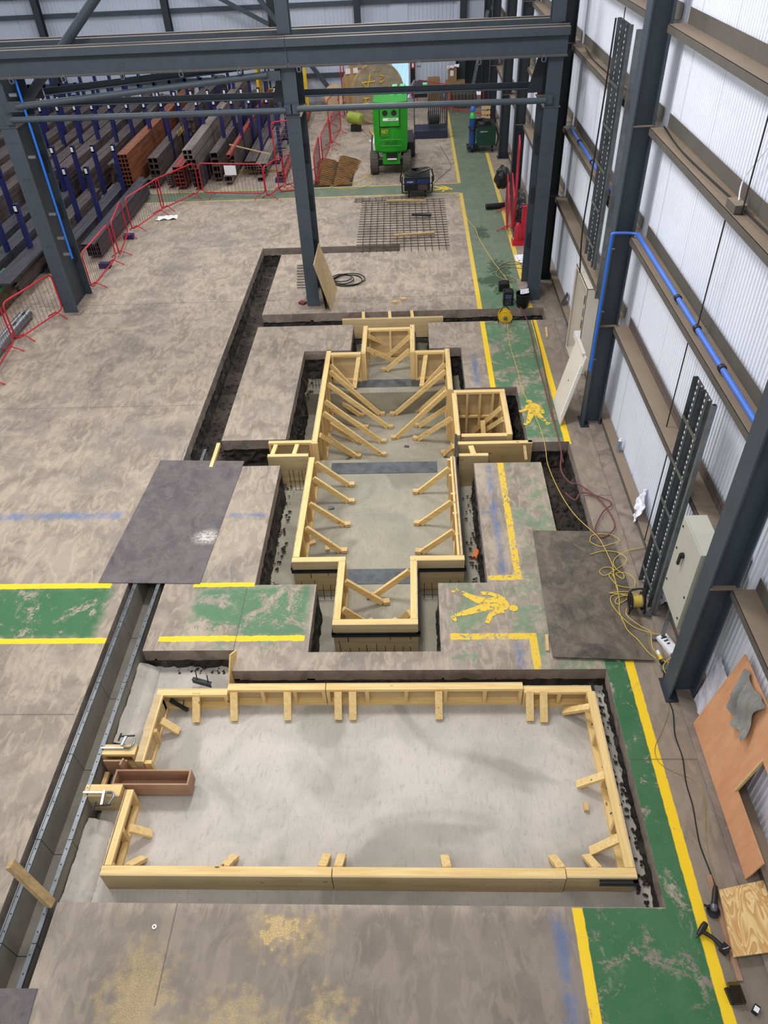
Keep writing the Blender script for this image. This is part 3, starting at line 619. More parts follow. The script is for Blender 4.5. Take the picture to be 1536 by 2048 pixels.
for px, py, yy in ((1127, 1423, 5.13), (1155, 1569, 4.25), (1181, 1703, 3.55)):
    f = G(px, py, Z0+.03); kick(trr, (2.04, yy, -.03), (f.x, f.y, f.z))
ff = [((-3.28, 3.13), (-.91, 3.13), 'long near-left section of the front tray, its top covered in boot prints'), ((-.90, 3.13), (1.43, 3.13), 'long near-right section of the front tray'), ((1.44, 3.14), (2.13, 3.14), 'short near-right corner section of the front tray')]
T = [panel(a, b, (0, -1), 0, Z0, 'pale timber formwork, '+l) for a, b, l in ff]
for px, py, k in ((288, 1716, 0), (470, 1713, 0), (654, 1711, 0), (684, 1711, 1), (889, 1713, 1), (1104, 1713, 1), (1172, 1712, 2)):
    f = G(px, py, Z0+.03); kick(T[k], (f.x+.04*(1 if px > 768 else -1)*abs(px-768)/400, 3.25, -.06), (f.x, f.y, f.z))
def angle(pts, z, label, studs=True):
    t = thing('edge_angle', label, 'steel angle', (*pts[0], z))
    for a, b, o in zip(pts[:-1], pts[1:], range(9)):
        a = Vector((*a, z)); b = Vector((*b, z)); d = (b-a).normalized(); n = Vector((d.y, -d.x, 0))
        MB().add([a, b, b+n*.05, a+n*.05, a+Vector((0,0,-.006)), b+Vector((0,0,-.006)), b+n*.05+Vector((0,0,-.006)), a+n*.05+Vector((0,0,-.006))], [(0,1,2,3),(7,6,5,4),(0,4,5,1),(1,5,6,2),(2,6,7,3),(3,7,4,0)]).bar(a+Vector((0,0,-.03))+n*.003, b+Vector((0,0,-.03))+n*.003, .006, .06).build('angle', BLACKS, t)
        if studs:
            n_ = int((b-a).length/.28)
            for k in range(n_):
                p = a+d*(.14+.28*k)+n*.03; e = Vector((random.uniform(-.02,.02), random.uniform(-.02,.02), -.2-.06*(k % 2)))
                MB().tube([p, p+e*.6, p+e+n*.03], .006, 6).build('anchor_bar', REBARD, t)
    return t
angle([(2.14, 5.46), (2.14, 3.1), (1.76, 3.1)], -.035, 'black steel edge angle along the right side of the front tray')
t = thing('steel_angle_offcut', 'short black angle offcut with two pins behind the front tray', 'steel angle', (-2.85, 5.6, Z0))
a, b = G(385, 1357, -.2), G(422, 1367, -.2); MB().bar(a, b, .05, .012).bar(a+Vector((0,-.02,-.03)), b+Vector((0,-.02,-.03)), .008, .06).build('angle', BLACKS, t)
for q in (.25, .85): p = a.lerp(b, q); MB().cyl(p, p+Vector((0,.03,.12)), .007, 6).build('pin', BLACKS, t)
t = thing('steel_angle_offcut', 'short black angle with a pin lying inside the far left corner of the tray', 'steel angle', (-2.95, 5.1, Z0))
a, b = G(340, 1400, -.2), G(375, 1420, -.27); MB().bar(a, b, .05, .012).bar(a+Vector((0,.02,-.03)), b+Vector((0,.02,-.03)), .008, .06).build('angle', BLACKS, t)
p = a.lerp(b, .75); MB().cyl(p, p+Vector((.03,.03,.12)), .007, 6).build('pin', BLACKS, t)
# inlet box at the left of the tray
t = panel((-3.70, 4.62), (-3.30, 4.62), (0, 1), .0, Z0, 'short plank box beside the channel carrying the far clamp', studs=0, w=.13)
t = panel((-3.74, 3.98), (-3.33, 3.98), (0, -1), .0, Z0, 'short plank box beside the channel carrying the near clamp', studs=0, w=.14)
def boxtray(x0, x1, y0, y1, z0, z1, th, label):
    t = thing('plywood_box', label, 'box', ((x0+x1)/2, (y0+y1)/2, z0))
    for a, b in (((x0, y0, z0), (x1, y0+th, z1)), ((x0, y1-th, z0), (x1, y1, z1)), ((x0, y0+th, z0), (x0+th, y1-th, z1)), ((x1-th, y0+th, z0), (x1, y1-th, z1))): MB().box(a, b).build('side_board', PHEN, t)
    MB().box((x0+th, y0+th, z0), (x1-th, y1-th, z0+.012)).build('base_board', PHEN, t)
boxtray(-3.47, -2.60, 4.13, 4.32, Z0+.08, -.03, .02, 'long open brown plywood box standing on the front slab')
tag(MB().box((-3.66, 4.42, Z0), (-3.38, 4.44, -.03)).build('brown_board', PHEN), 'brown plywood board upright behind the long brown box', 'board')
tag(MB().bar((-3.40, 4.42, -.06), (-3.42, 4.34, -.06), .02, .2).build('brown_board', PHEN), 'small brown plywood strip joining the long brown box and its back board', 'board')
tag(MB().bar((-3.66, 4.40, -.25), (-3.66, 4.02, -.25), .05, .05).build('timber_strut', WY), 'yellow timber strut between the two clamped plank boxes', 'timber')
tag(MB().bar((-2.41, 5.55, -.27), (-2.36, 5.83, .16), .02, .20).build('timber_offcut', WX), 'plank offcut standing up against the far-left corner of the front tray', 'timber')
tag(MB().box((-2.55, 5.5, Z0), (-2.42, 5.58, Z0+.06)).build('timber_block', SAND), 'small timber block beside the upright plank offcut', 'block')
def clamp(px0, py0, z, flip, label):
    p = G(px0, py0, z); x, y = p.x, p.y; t = thing('bar_clamp', label, 'clamp', (x, y, z)); s = -1 if flip else 1
    MB().bar((x, y, z+.012), (x+.34, y, z+.012), .022, .014).build('bar', GALV, t)
    MB().tube(smooth([(x+.27, y-.0, z+.02), (x+.34, y+.0, z+.02), (x+.37, y+.05, z+.02), (x+.36, y+.12, z+.02)], 4) if not flip else smooth([(x+.27, y, z+.02), (x+.33, y, z+.02), (x+.36, y-.05, z+.02), (x+.33, y-.14, z+.02)], 4), .012, 8).build('fixed_jaw', GALV, t)
    q = y+(.14 if not flip else -.16)
    MB().bar((x+.24, y+.02, z+.03), (x+.26, q, z+.03), .028, .018).build('sliding_arm', GALV, t)
    MB().cyl((x+.18, q, z+.03), (x+.36, q+.01, z+.03), .01, 10).build('screw', BLACKS, t)
    MB().cyl((x+.18, q-.05, z+.02), (x+.19, q+.04, z+.03), .011, 10).build('handle', BLACKS, t)
clamp(203, 1497, .01, False, 'steel bar clamp on the far plank box beside the channel')
clamp(167, 1586, .01, True, 'steel bar clamp on the near plank box beside the channel')
t_ = G(20, 1722+8, .75); tag(MB().bar(RY(20, 1728, 2.98), RY(103, 1808, 2.86), .055, .09, (0,1,0)).build('timber_stake', OLDW), 'weathered square timber stake leaning over the drain channel at the near left', 'timber')
tag(MB().box((1.80, 3.98, Z0), (1.85, 4.07, Z0+.05)).build('timber_block', SAND), 'small timber block inside the right side of the front tray', 'block')

# ----- middle formwork (A front box, B wide, C deep, D back box, E side box)
ZA = -.66; ZM = -1.18
def mid(a, b, out, zb, l, **k): return panel(a, b, out, k.pop('zt', 0), zb, 'timber formwork, '+l, **k)
A1 = mid((-1.15, 6.505), (-1.15, 7.6), (-1, 0), ZA, 'left side of the nearest box of the middle pit')
A2 = mid((-1.15, 6.4), (0, 6.4), (0, -1), ZA, 'front end of the nearest box of the middle pit'); A3 = mid((0, 6.505), (0, 7.6), (1, 0), ZA, 'right side of the nearest box of the middle pit')
B1 = mid((-1.84, 7.6), (-1.05, 7.6), (0, -1), ZA, 'left shoulder behind the nearest box of the middle pit'); B2 = mid((-.1, 7.6), (.69, 7.6), (0, -1), ZA, 'right shoulder behind the nearest box of the middle pit')
B3 = mid((-1.84, 7.71), (-1.84, 10.15), (-1, 0), ZA, 'long left side with four braces, near half of middle pit'); B4 = mid((.69, 7.71), (.64, 10.10), (1, 0), ZA, 'long right side with three braces in the near half of the middle pit')
C1 = mid((-1.84, 10.6), (-1.84, 13.9), (-1, 0), ZM, 'tall left side with many braces over the deep section'); 
C2 = mid((-1.735, 13.79), (-1.115, 13.79), (0, 1), ZA, 'far left shoulder of the middle pit'); C3 = mid((.025, 13.79), (.635, 13.79), (0, 1), ZA, 'far right shoulder of the middle pit')
C4 = mid((.74, 12.29), (.74, 13.84), (1, 0), ZM, 'tall right side with braces behind the side box')
C5 = mid((.80, 10.72), (.80, 12.11), (1, 0), ZM, 'right wall between the deep section and the side box', w=.09)
D1 = mid((-1.11, 13.78), (-1.11, 14.95), (-1, 0), ZA, 'left side of the far box of the middle pit'); D2 = mid((.02, 13.78), (.02, 14.95), (1, 0), ZA, 'right side of the far box of the middle pit'); D3 = mid((-1.0, 14.85), (-.08, 14.85), (0, 1), ZA, 'far end of the far box of the middle pit')
E1 = mid((.745, 12.22), (1.72, 12.22), (0, 1), ZM, 'back of the side box at the right of the deep section', studs=3); E2 = mid((1.72, 10.72), (1.72, 12.11), (1, 0), ZM, 'right side of the side box, with two braces', zt=.0); E3 = mid((.82, 10.72), (1.62, 10.72), (0, -1), -.62, 'low front rail of the side box', zt=-.04, studs=2)
MB().box((.82, 12.14, -.6), (1.62, 12.19, -.56)).build('mid_rail', WX, E1); MB().bar((1.30, 11.9, -.5), (1.34, 11.5, -1.0), .09, .04).build('prop', WY, E1)
# posts closing the ends
for (x, y, z1, t, w) in ((-1.84, 10.55, ZM, C1, .11), (.64, 12.24, ZM, C4, .10), (-1.11, 13.72, ZA, D1, .10), (-.08, 13.72, ZA, D2, .10)):
    MB().box((x, y, z1), (x+w, y+.045, 0)).build('end_post', WZ, t)
def bset(t, items, xw, zt, zf, low=0):
    for (tx, ty, fx, fy) in items:
        f = G(fx, fy, zf+.03); p = RX(tx, ty, xw) if low else G(tx, ty, -.1); p.x = xw
        if low == 2: p = G(tx, ty, -.45); p.x = xw
        brace(t, p, f)
bset(C1, [(657, 743, 760, 828), (656, 768, 776, 854), (650, 803, 762, 883), (646, 826, 762, 909), (640, 870, 705, 910)], -1.73, 0, ZM)
bset(C1, [(666, 793, 720, 830), (662, 817, 727, 854), (660, 848, 713, 883), (654, 873, 712, 912)], -1.73, 0, ZM, 1)
bset(C2, [], 0, 0, 0); brace(C1, RX(661, 730, -1.73), G(706, 778, ZA+.03), block=False)
MB().bar((-1.15, 13.73, -.05), (*G(709, 776, ZA+.03).xy, ZA+.03), .09, .04).build('kicker', WY, C2); MB().bar((.25, 13.73, -.05), (*G(843, 774, ZA+.03).xy, ZA+.03), .09, .04).build('kicker', WY, C3)
bset(C4, [(889, 728, 849, 773)], .63, 0, ZA)
bset(C4, [(890, 742, 790, 828), (892, 782, 793, 875)], .64, 0, ZM); bset(C4, [(891, 776, 838, 822)], .64, 0, ZM, 2); bset(C5, [(892, 811, 838, 852), (892, 837, 836, 878), (908, 892, 888, 909)], .70, 0, ZM, 2)
bset(B3, [(631, 926, 697, 970), (624, 957, 697, 1003), (616, 1008, 688, 1050), (608, 1056, 681, 1102)], -1.73, 0, ZA)
bset(B4, [(905, 937, 838, 984), (910, 1004, 841, 1047), (914, 1062, 844, 1104)], .57, 0, ZA)
bset(A1, [(690, 1163, 765, 1205), (684, 1219, 734, 1248)], -1.04, 0, ZA); bset(A3, [(820, 1142, 748, 1192), (826, 1225, 795, 1249)], -.11, 0, ZA)
bset(D1, [(736, 672, 792, 696), (734, 698, 792, 723)], -1.0, 0, ZA); bset(D2, [(819, 673, 776, 712), (820, 700, 773, 740)], -.09, 0, ZA)
bset(E2, [(1003, 816, 937, 872), (994, 839, 953, 872)], 1.61, 0, ZM)
MB().box((-1.72, 13.72, -.1), (-1.1, 13.74, -.055)).build('ledger', WX, C2)
angle([(-1.86, 7.58), (-1.17, 7.58)][::-1], -.16, 'black steel edge angle across the left shoulder formwork'); angle([(.72, 7.58), (.02, 7.58)], -.16, 'black steel edge angle across the right shoulder formwork')
angle([(.03, 7.55), (.03, 6.37), (-1.17, 6.37), ], -.16, 'black steel edge angle round the nearest box of the middle pit'); angle([(-1.17, 6.37), (-1.17, 7.5)], -.16, 'black steel edge angle on the left of the nearest box')
angle([(.72, 10.05), (.71, 7.6)], -.12, 'black steel edge angle along the long right side of the middle pit'); angle([(-1.87, 7.6), (-1.87, 10.1)], -.12, 'black steel edge angle along the long left side of the middle pit')
angle([(1.73, 10.66), (.84, 10.66)], -.12, 'black steel edge angle in front of the side box', studs=False); angle([(.77, 13.8), (.77, 12.4)], -.16, 'black steel edge angle beside the far right formwork'); angle([(.05, 14.9), (.05, 13.85)], -.16, 'black steel edge angle on the right of the far box')
# wings over the service trench
w1 = panel((-2.61, 10.66), (-1.84, 10.66), (0, 1), 0, -.55, 'pale timber formwork, far board of the left trench crossing', w=.08, studs=0)
w2 = panel((-2.57, 10.18), (-1.86, 10.18), (0, -1), 0, -.7, 'pale timber formwork, near board of the left trench crossing', w=.08, studs=0)
for x in (-2.5, -2.12): MB().bar((x, 10.22, -.03), (x+.03, 10.56, -.03), .07, .045).build('spacer', WY, w2)
w3 = panel((.74, 10.44), (2.03, 10.44), (0, -1), 0, -.55, 'pale timber formwork, long board of the right trench crossing', w=.09, studs=1, mat_face=PLYIN)
w4 = panel((.74, 10.10), (1.24, 10.10), (0, -1), 0, -.7, 'pale timber formwork, short board of the right trench crossing', w=.08, studs=0)
MB().bar((1.0, 10.12, -.02), (.96, 10.4, -.02), .09, .045).build('spacer', WY, w4)
tag(MB().bar((1.88, 10.36, .0), (1.86, 9.96, -.0), .045, .03).build('grey_batten', OLDW), 'narrow grey batten across the end of the right trench crossing', 'timber')
tag(MB().box((.70, 10.05, -.7), (.735, 10.72, .03)).build('steel_strip', BLACKS), 'dark upright steel strip at the corner of the side box', 'steel strip')
w5 = panel((-1.60, 15.2), (.66, 15.27), (0, -1), .02, -.45, 'wide plywood panel standing across the far trench with three struts', w=.06, studs=2)
for px in (727, 780, 825):
    p = G(px, 640, 0); MB().bar((p.x, 15.25, -.0), (p.x-.02, 15.62, -.01), .07, .045).build('strut', WY, w5)
# bars of reinforcement standing in the pit
def cage(x0, x1, y, z0, z1, n, l):
    t = thing('rebar_mat', l, 'rebar', ((x0+x1)/2, y, z0))
    for k in range(n): x = x0+(x1-x0)*k/(n-1); MB().tube([(x, y, z0), (x+random.uniform(-.02,.02), y+.01, z1+random.uniform(-.1,.05))], .005, 6).build('upright_bar', REBARD, t)
    for z in (z0+.08, z0+.2): MB().cyl((x0-.03, y, z), (x1+.03, y, z), .004, 6).build('cross_bar', REBARD, t)
cage(-2.2, -1.9, 10.05, -.65, -.2, 5, 'thin rebar uprights in front of the left trench crossing'); cage(-1.7, -1.2, 7.45, -.65, -.25, 6, 'thin rebar uprights in front of the left shoulder'); cage(.1, .6, 7.45, -.65, -.25, 5, 'thin rebar uprights in front of the right shoulder'); cage(-1.05, -.1, 6.28, -.65, -.25, 9, 'thin rebar uprights in front of the nearest box'); cage(-2.15, -1.95, 13.45, -.65, -.35, 4, 'thin rebar uprights at the far left corner of the middle pit')
# small loose blocks
for (px, py, z, l) in ((790, 606, 0, 'left of two behind the ply panel'), (807, 600, 0, 'right of two behind the ply panel'), (774, 856-1, ZM, 'on the deep slab'), (625, 1088, ZA, 'against the long left formwork')):
    if z == ZM: continue
    p = G(px, py, z); tag(MB().bar((p.x-.05, p.y-.02, z+.025), (p.x+.05, p.y+.02, z+.025), .08, .05).build('timber_block', SAND), f'small loose timber block, {l}', 'block')
p = G(659, 1095, ZA); tag(MB().bar((p.x-.02, p.y-.1, ZA+.03), (p.x-.04, p.y+.16, ZA+.03), .07, .05).build('timber_offcut', SAND), 'timber offcut lying under the nearest left brace in the middle pit', 'timber')
p = G(663, 1017, ZA); tag(MB().bar((p.x-.05, p.y, ZA+.012), (p.x+.05, p.y+.01, ZA+.012), .08, .02).build('grey_rag', GALVD), 'small grey scrap on the pit slab by the left braces', 'scrap')
p = G(814, 893, ZM); tag(MB().bar((p.x-.05, p.y, ZM+.012), (p.x+.04, p.y-.02, ZM+.012), .05, .02).build('grey_scrap', GALVD), 'small grey scrap on the deep slab', 'scrap')
for (a, b, l) in (((1092, 655), (1094, 674), 'far by the wall plinth'), ((1093, 1270), (1095, 1302), 'beside the dirty steel plate')):
    tag(MB().bar(G(*a, .015), G(*b, .015), .04, .03).build('timber_batten', SAND), f'short pale timber batten lying {l}', 'timber')
p = G(951, 1104, -.6); tag(MB().bar((p.x-.03, p.y-.1, -.64), (p.x+.03, p.y+.08, -.62), .08, .03).build('orange_rag', ORAN), 'orange scrap lying in the trench right of the middle formwork', 'scrap')

# ---------------------------------------------------------------- floor graphics: walking people
def stroke(m, pts, ws, z=.003):
    pts = [Vector(p) for p in pts]; L = []; R_ = []
    for i, p in enumerate(pts):
        d = (pts[min(i+1, len(pts)-1)]-pts[max(i-1, 0)]); d.z = 0; d.normalize(); n = Vector((-d.y, d.x, 0)); L.append(p+n*ws[i]/2); R_.append(p-n*ws[i]/2)
    k = len(pts); m.add([(p.x, p.y, z) for p in L]+[(p.x, p.y, z) for p in R_], [(k+i, k+i+1, i+1, i) for i in range(k-1)])
def disc(m, c, r, z=.003, e=1.): m.add([(c.x+r*math.cos(a*math.pi/8), c.y+r*e*math.sin(a*math.pi/8), z) for a in range(16)], [tuple(range(16))])
def walker(label, conv, sc):
    m = MB(); z = [.003]
    def S(pts, ws): z[0] += .0004; stroke(m, [conv(*p) for p in pts], [w*sc*1.45 for w in ws], z[0])
    S([(1040,1472),(1000,1455),(940,1435),(870,1440),(800,1450)], [.09,.24,.28,.24,.16])
    S([(850,1425),(760,1400),(690,1370),(625,1335)], [.16,.13,.09,.06]); S([(600,1335),(575,1312),(545,1335)], [.05,.10,.05])
    S([(850,1465),(760,1490),(660,1520),(570,1540)], [.16,.13,.10,.06]); S([(545,1545),(565,1570),(578,1592)], [.05,.07,.03])
    S([(1000,1410),(950,1375),(880,1350),(795,1345)], [.10,.08,.07,.07]); S([(1000,1500),(930,1510),(880,1545),(853,1610)], [.10,.09,.08,.07])
    z[0] += .0004; disc(m, conv(1085, 1478), .095*sc, z[0], 1.)
    tag(m.build('walking_figure_marking', PAINTY), label, 'floor marking')
walker('large worn yellow walking figure painted on the floor beside the nearest box', lambda x, y: G(780+x/4.389, 880+y/4.389), .62)
def conv2(x, y):   # small figure, upright in the far walkway
    u = (x-545)/580; v = (y-1450)/150; a = G(1060, 800); b = G(1070, 850); return Vector((a.x*u+b.x*(1-u)+.02-v*.24, a.y*u+b.y*(1-u)-.0, 0))
walker('yellow walking figure painted on the green walkway beside the side box', conv2, .62)
def conv3(x, y):
    u = (x-545)/580; v = (y-1450)/150; a = G(905, 377); b = G(862, 377); return Vector((a.x*u+b.x*(1-u), a.y*u+b.y*(1-u)-v*.3, 0))
walker('distant yellow walking figure painted by the black engine welder', conv3, .6)

# ---------------------------------------------------------------- cables and hoses
def cable(px, r, m, label, name='cable', z=.0, k=5, cat='cable'):
    pts = [G(*p[:2], (p[2] if len(p) > 2 else z)+r) for p in px]
    return tag(MB().tube(smooth(pts, k), r, 6).build(name, m), label, cat)
def Zc(z, pts): return [(x, y, z) for x, y in pts]
zc = lambda x, y: (1180+x/7.315, 1080+y/7.315)
cable([(1015, 648), (1020, 690), (1035, 740), (1045, 780), (1060, 812), (1078, 850), (1090, 890), (1096, 930), (1120, 985), (1150, 1030), (1190, 1068), (1205, 1088), (1225, 1130), (1228, 1150), (1236, 1180)], .006, YELC, 'long yellow cable running from the yellow reel along the walkway', z=.05)
cable([zc(*p) for p in ((0,30),(150,95),(300,60),(430,10),(330,-70),(150,-90),(20,-60),(0,30))], .006, YELC, 'yellow cable loop lying over the far edge of the dirty plate', z=.05)
cable([zc(*p) for p in ((0,212),(200,160),(400,180),(520,250),(520,330),(400,420),(280,500),(330,590),(420,670),(640,690),(640,560),(520,480),(380,490),(480,570),(490,500),(390,430),(340,330),(400,240),(560,150),(800,100),(900,20))], .006, YELC, 'yellow cable coiled loosely around the middle of the dirty plate', z=.05)
cable([zc(*p) for p in ((390,700),(330,500),(200,520),(140,460),(200,405),(320,410),(350,520),(380,650),(410,760),(430,900),(430,1040),(490,1200),(560,1330),(700,1460),(850,1640),(960,1730))], .006, YELC, 'yellow cable crossing the plate and ending at the yellow plug', z=.05)
cable([zc(*p) for p in ((700,800),(560,760),(400,760),(280,775),(360,780),(480,800),(560,840),(420,935),(370,900),(430,830),(600,800),(420,790),(310,830),(320,940),(460,1120),(640,1270),(860,1350),(1000,1380),(1140,1430),(1240,1560),(1230,1680),(1100,1790),(1075,1880),(1120,1960))], .006, YELC, 'yellow cable paying off the black reel toward the nearest column', z=.05)
cable([zc(*p) for p in ((540,1000),(530,1080),(600,1160),(760,1270),(880,1340),(900,1480),(930,1600),(1040,1740),(1160,1800))], .006, YELC, 'yellow cable curving from the reel front across the plinth', z=.04)
cable([(1318, 1320), (1328, 1345), (1325, 1375), (1345, 1420), (1350, 1470), (1365, 1515), (1372, 1565), (1385, 1610), (1392, 1650), (1400, 1690), (1415, 1730), (1430, 1770)], .007, BLACK, 'black power cord running to the angle grinder')
cable([(1294, 1300), (1312, 1350), (1330, 1385), (1337, 1420), (1325, 1460), (1310, 1495), (1318, 1525), (1350, 1545), (1385, 1560), (1408, 1600), (1412, 1680), (1425, 1740), (1440, 1800), (1462, 1950), (1500, 2040)], .004, CABG, 'thin dull cable looping beside the yellow line')
cable([(1065, 640), (1078, 690), (1090, 745), (1100, 800), (1110, 850), (1122, 900), (1122, 940), (1140, 965), (1160, 970), (1200, 1000), (1225, 1035), (1228, 1058), (1205, 1075), (1190, 1060), (1205, 1025), (1222, 1010), (1215, 1000), (1165, 985), (1150, 1000), (1130, 985)], .012, HOSE, 'dull red hose running along the wall side and looping by the soil pit', 'hose', z=.04, cat='hose')
cable([(1020, 590), (1045, 620), (1060, 660), (1072, 715), (1088, 770), (1103, 830), (1118, 880), (1126, 925)], .012, HOSE, 'second dull red hose beside the first along the wall side', 'hose', z=.02, cat='hose')
z8 = lambda x, y: (900+x/6.144, 320+y/6.144)
cable([z8(*p) for p in ((0,420),(150,600),(230,750),(310,840),(350,950),(430,1090),(500,1200),(600,1340),(700,1470),(780,1600))], .007, YELC, 'yellow cable lying diagonally across the far walkway')
cable([z8(*p) for p in ((600,1300),(680,1260),(780,1245),(880,1270),(760,1280),(660,1270),(600,1330),(660,1410),(760,1440),(840,1490),(700,1480),(590,1430),(570,1380),(640,1320),(760,1315),(880,1335))], .01, CABG, 'dull hose coil lying at the foot of the right portal leg')
cable([(880, 292), (902, 330), (892, 345), (870, 365), (862, 385)], .006, BLACK, 'thin dark cable from the green lift toward the engine welder')
cable([(690, 236), (720, 258), (745, 278)], .008, CABG, 'straw-coloured cable stretched from the barriers to the green lift')
cable([(748, 340), (735, 352), (720, 362), (690, 368), (660, 374), (700, 378), (735, 372), (745, 362), (728, 352)], .01, YELC, 'pale yellow cable tangle in front of the green lift wheel')
cc = G(695, 562); m = MB()
for k, (dx, dy, rx, ry) in enumerate(((0, 0, .36, .33), (.05, .03, .38, .34), (-.1, -.03, .26, .25), (-.14, .02, .24, .22))): m.tube([(cc.x+dx+rx*math.cos(a*.2618), cc.y+dy+ry*math.sin(a*.2618), .015+.02*k) for a in range(24)], .013, 6, closed=True)
tag(m.build('black_hose_coil', BLACK), 'black hose coil lying behind the leaning plywood', 'hose')

# ---------------------------------------------------------------- small tools
def text(s, size, origin, ux, uy, m, parent, name='lettering', ext=.002):
    cu = bpy.data.curves.new(name, 'FONT'); cu.body = s; cu.size = size; cu.align_x = 'CENTER'; cu.align_y = 'CENTER'; cu.extrude = ext
    o = bpy.data.objects.new(name, cu); COL.objects.link(o); dg = bpy.context.evaluated_depsgraph_get(); me = bpy.data.meshes.new_from_object(o.evaluated_get(dg)); bpy.data.objects.remove(o)
    ux = Vector(ux).normalized(); uy = Vector(uy).normalized(); n = ux.cross(uy); M = Matrix((ux, uy, n)).transposed().to_4x4(); M.translation = Vector(origin)-ORG[parent.name]
    me.transform(M); me.materials.clear(); me.materials.append(m); q = bpy.data.objects.new(name, me); COL.objects.link(q); q.parent = parent; ORG[q.name] = ORG[parent.name]; return q
p, q = G(1431, 1772, .05), G(1427, 1830, .05); d = (q-p); d.z = 0; d.normalize(); n = Vector((-d.y, d.x, 0))
t = thing('angle_grinder', 'black corded angle grinder lying beside the yellow line', 'tool', (p.x, p.y, 0))
MB().tube([p, p+d*.04, p+d*.15, p+d*.19], [.018, .026, .028, .034], 12).build('body', BLACK, t)
MB().tube([p+d*.19, p+d*.23, p+d*.25], [.034, .036, .02], 10).build('gear_head', GALVD, t)
MB().cyl(p+d*.235+Vector((0,0,-.015)), p+d*.235+Vector((0,0,-.03)), .062, 24).build('guard_disc', BLACK, t)
MB().cyl(p+d*.22+n*.03, p+d*.22+n*-.09, .012, 8).build('side_handle', BLACK, t)
t = thing('impact_driver', 'black cordless impact driver lying on its side by the ply sheet', 'tool', (2.68, 2.6, 0))
a, b, c = G(1408, 1852, .04), G(1425, 1875, .04), G(1444, 1893, .04); h = G(1396, 1870, .04)
MB().tube([a+(a-h)*.3, a, (a+h)/2, h], [.025, .03, .026, .016], 12).build('motor_housing', BLACK, t)
MB().tube([h, h+(h-a)*.35], [.010, .005], 8).build('bit', BLACKS, t)
MB().tube([(a+h)/2, b, c], [.02, .019, .022], 10).build('grip', BLACK, t)
MB().bar(c+(c-b)*-.1, c+(c-b).normalized()*.06, .075, .06).build('battery', BLACK, t)
e = (c-b).normalized(); text('Makita 18V', .013, c+e*.03+Vector((0,0,.031)), (1, .25, 0), (-.25, 1, 0), WHITE, t, 'battery_lettering')
t = thing('tool_charger', 'glossy dark tool case lying below the ply sheet', 'tool', (2.74, 2.12, 0)); a, b = G(1465, 1965, .03), G(1480, 2008, .03)
d = (b-a).normalized(); MB().bar(a+d*.03, b, .10, .06).build('case', plain('smoked_plastic', (46, 36, 30), .12), t); MB().bar(a-d*.0, a+d*.05, .10, .05).build('lid_end', plain('olive_plastic', (84, 72, 30), .3), t)
MB().bar(a+d*.04+Vector((-.07,0,-.01)), b+Vector((-.06,0,-.01)), .03, .04).build('side_rail', BLACK, t)
t = thing('small_battery', 'small grey battery pack at the bottom right edge', 'battery', (2.88, 2.03, 0)); a = G(1513, 2020, .02)
MB().bar(a+Vector((-.03,-.025,0)), a+Vector((.02,.03,0)), .05, .04).build('pack', BLACK, t); MB().bar(a+Vector((-.02,-.018,.022)), a+Vector((.01,.018,.022)), .04, .003).build('sticker', WHITE, t)
tag(MB().bar(G(1417, 1750, .01), G(1480, 1962, .01), .05, .016).build('timber_strip', PHEN), 'thin brown wooden strip lying along the edge of the ply sheet', 'timber')
pts = [G(1440, 1780, .10), G(1475, 1930, .10), G(1475, 1930, .10)+Vector((.9, .25, 0)), G(1440, 1780, .10)+Vector((.62, .22, 0))]
pts = [(2.85, 3.0), (2.80, 2.42), (3.43, 2.5), (3.43, 3.12)]
t = thing('plywood_sheet', 'grained plywood sheet with boot prints lying at the bottom right', 'plywood', (3.1, 2.75, .03)); MB().prism([p[:2] for p in pts][::-1], .075, .093).build('sheet', OSB, t)
MB().box((2.9, 2.5, .0), (3.4, 2.56, .075)).build('bearer', OLDW, t); MB().box((2.95, 2.9, .0), (3.4, 2.96, .075)).build('bearer', OLDW, t)
# brown laminate board with a cut-out, leaning on the wall
def lean(y, s):   # s metres up the board
    return (3.17+.235*s/1.33*1., y, .04+s*.975)
t = thing('laminate_board', 'orange-brown laminate board with a cut-out leaning on the wall', 'board', (3.2, 4, .03))
def bp(poly, th, m, nm):
    n = len(poly); f = [Vector(lean(*p)) for p in poly]; nn = Vector((-.975, 0, .17)); return MB().add(f+[v+nn*th for v in f], [tuple(range(n)), tuple(range(n, 2*n))[::-1]]+[(i, n+i, n+(i+1) % n, (i+1) % n) for i in range(n)]).build(nm, m, t)
LB = [(4.86,0),(3.12,0),(3.12,.34),(3.42,.36),(3.86,.36),(3.86,1.0),(3.12,1.0),(3.12,1.3),(4.86,1.3)]
bp([(4.86,0),(3.86,0),(3.86,1.3),(4.86,1.3)], .018, LAM, 'board'); bp([(3.86,0),(3.12,0),(3.12,.36),(3.86,.36)], .018, LAM, 'board')
bp([(3.86,.92),(3.12,.92),(3.12,1.3),(3.86,1.3)], .018, LAM, 'board'); bp([(3.87,.34),(3.85,.34),(3.85,.94),(3.87,.94)], .03, SAND, 'cut_edge')
# grey cloth over its top corner
def cl(u, v):
    y = 4.20+.46*u-.04*v+.04*math.sin(v*5+u*2); q = 1.31-.50*v-.05*u+.03*math.sin(u*9); p = Vector(lean(y, min(q, 1.31)))
    fold = abs(math.sin(u*7.5+v*1.5))*.045+.018*math.sin(u*19+v*5)+.02*math.sin(v*8-u*3)
    return p+Vector((-.975, 0, .17))*(.045+fold*(.3+.7*min(1, v*3+.3)))+Vector((0, 0, .02 if q > 1.31 else 0))
tag(MB().sheet(cl, 26, 20).build('grey_cloth', TOWEL), 'grey cloth draped over the corner of the laminate board', 'cloth')
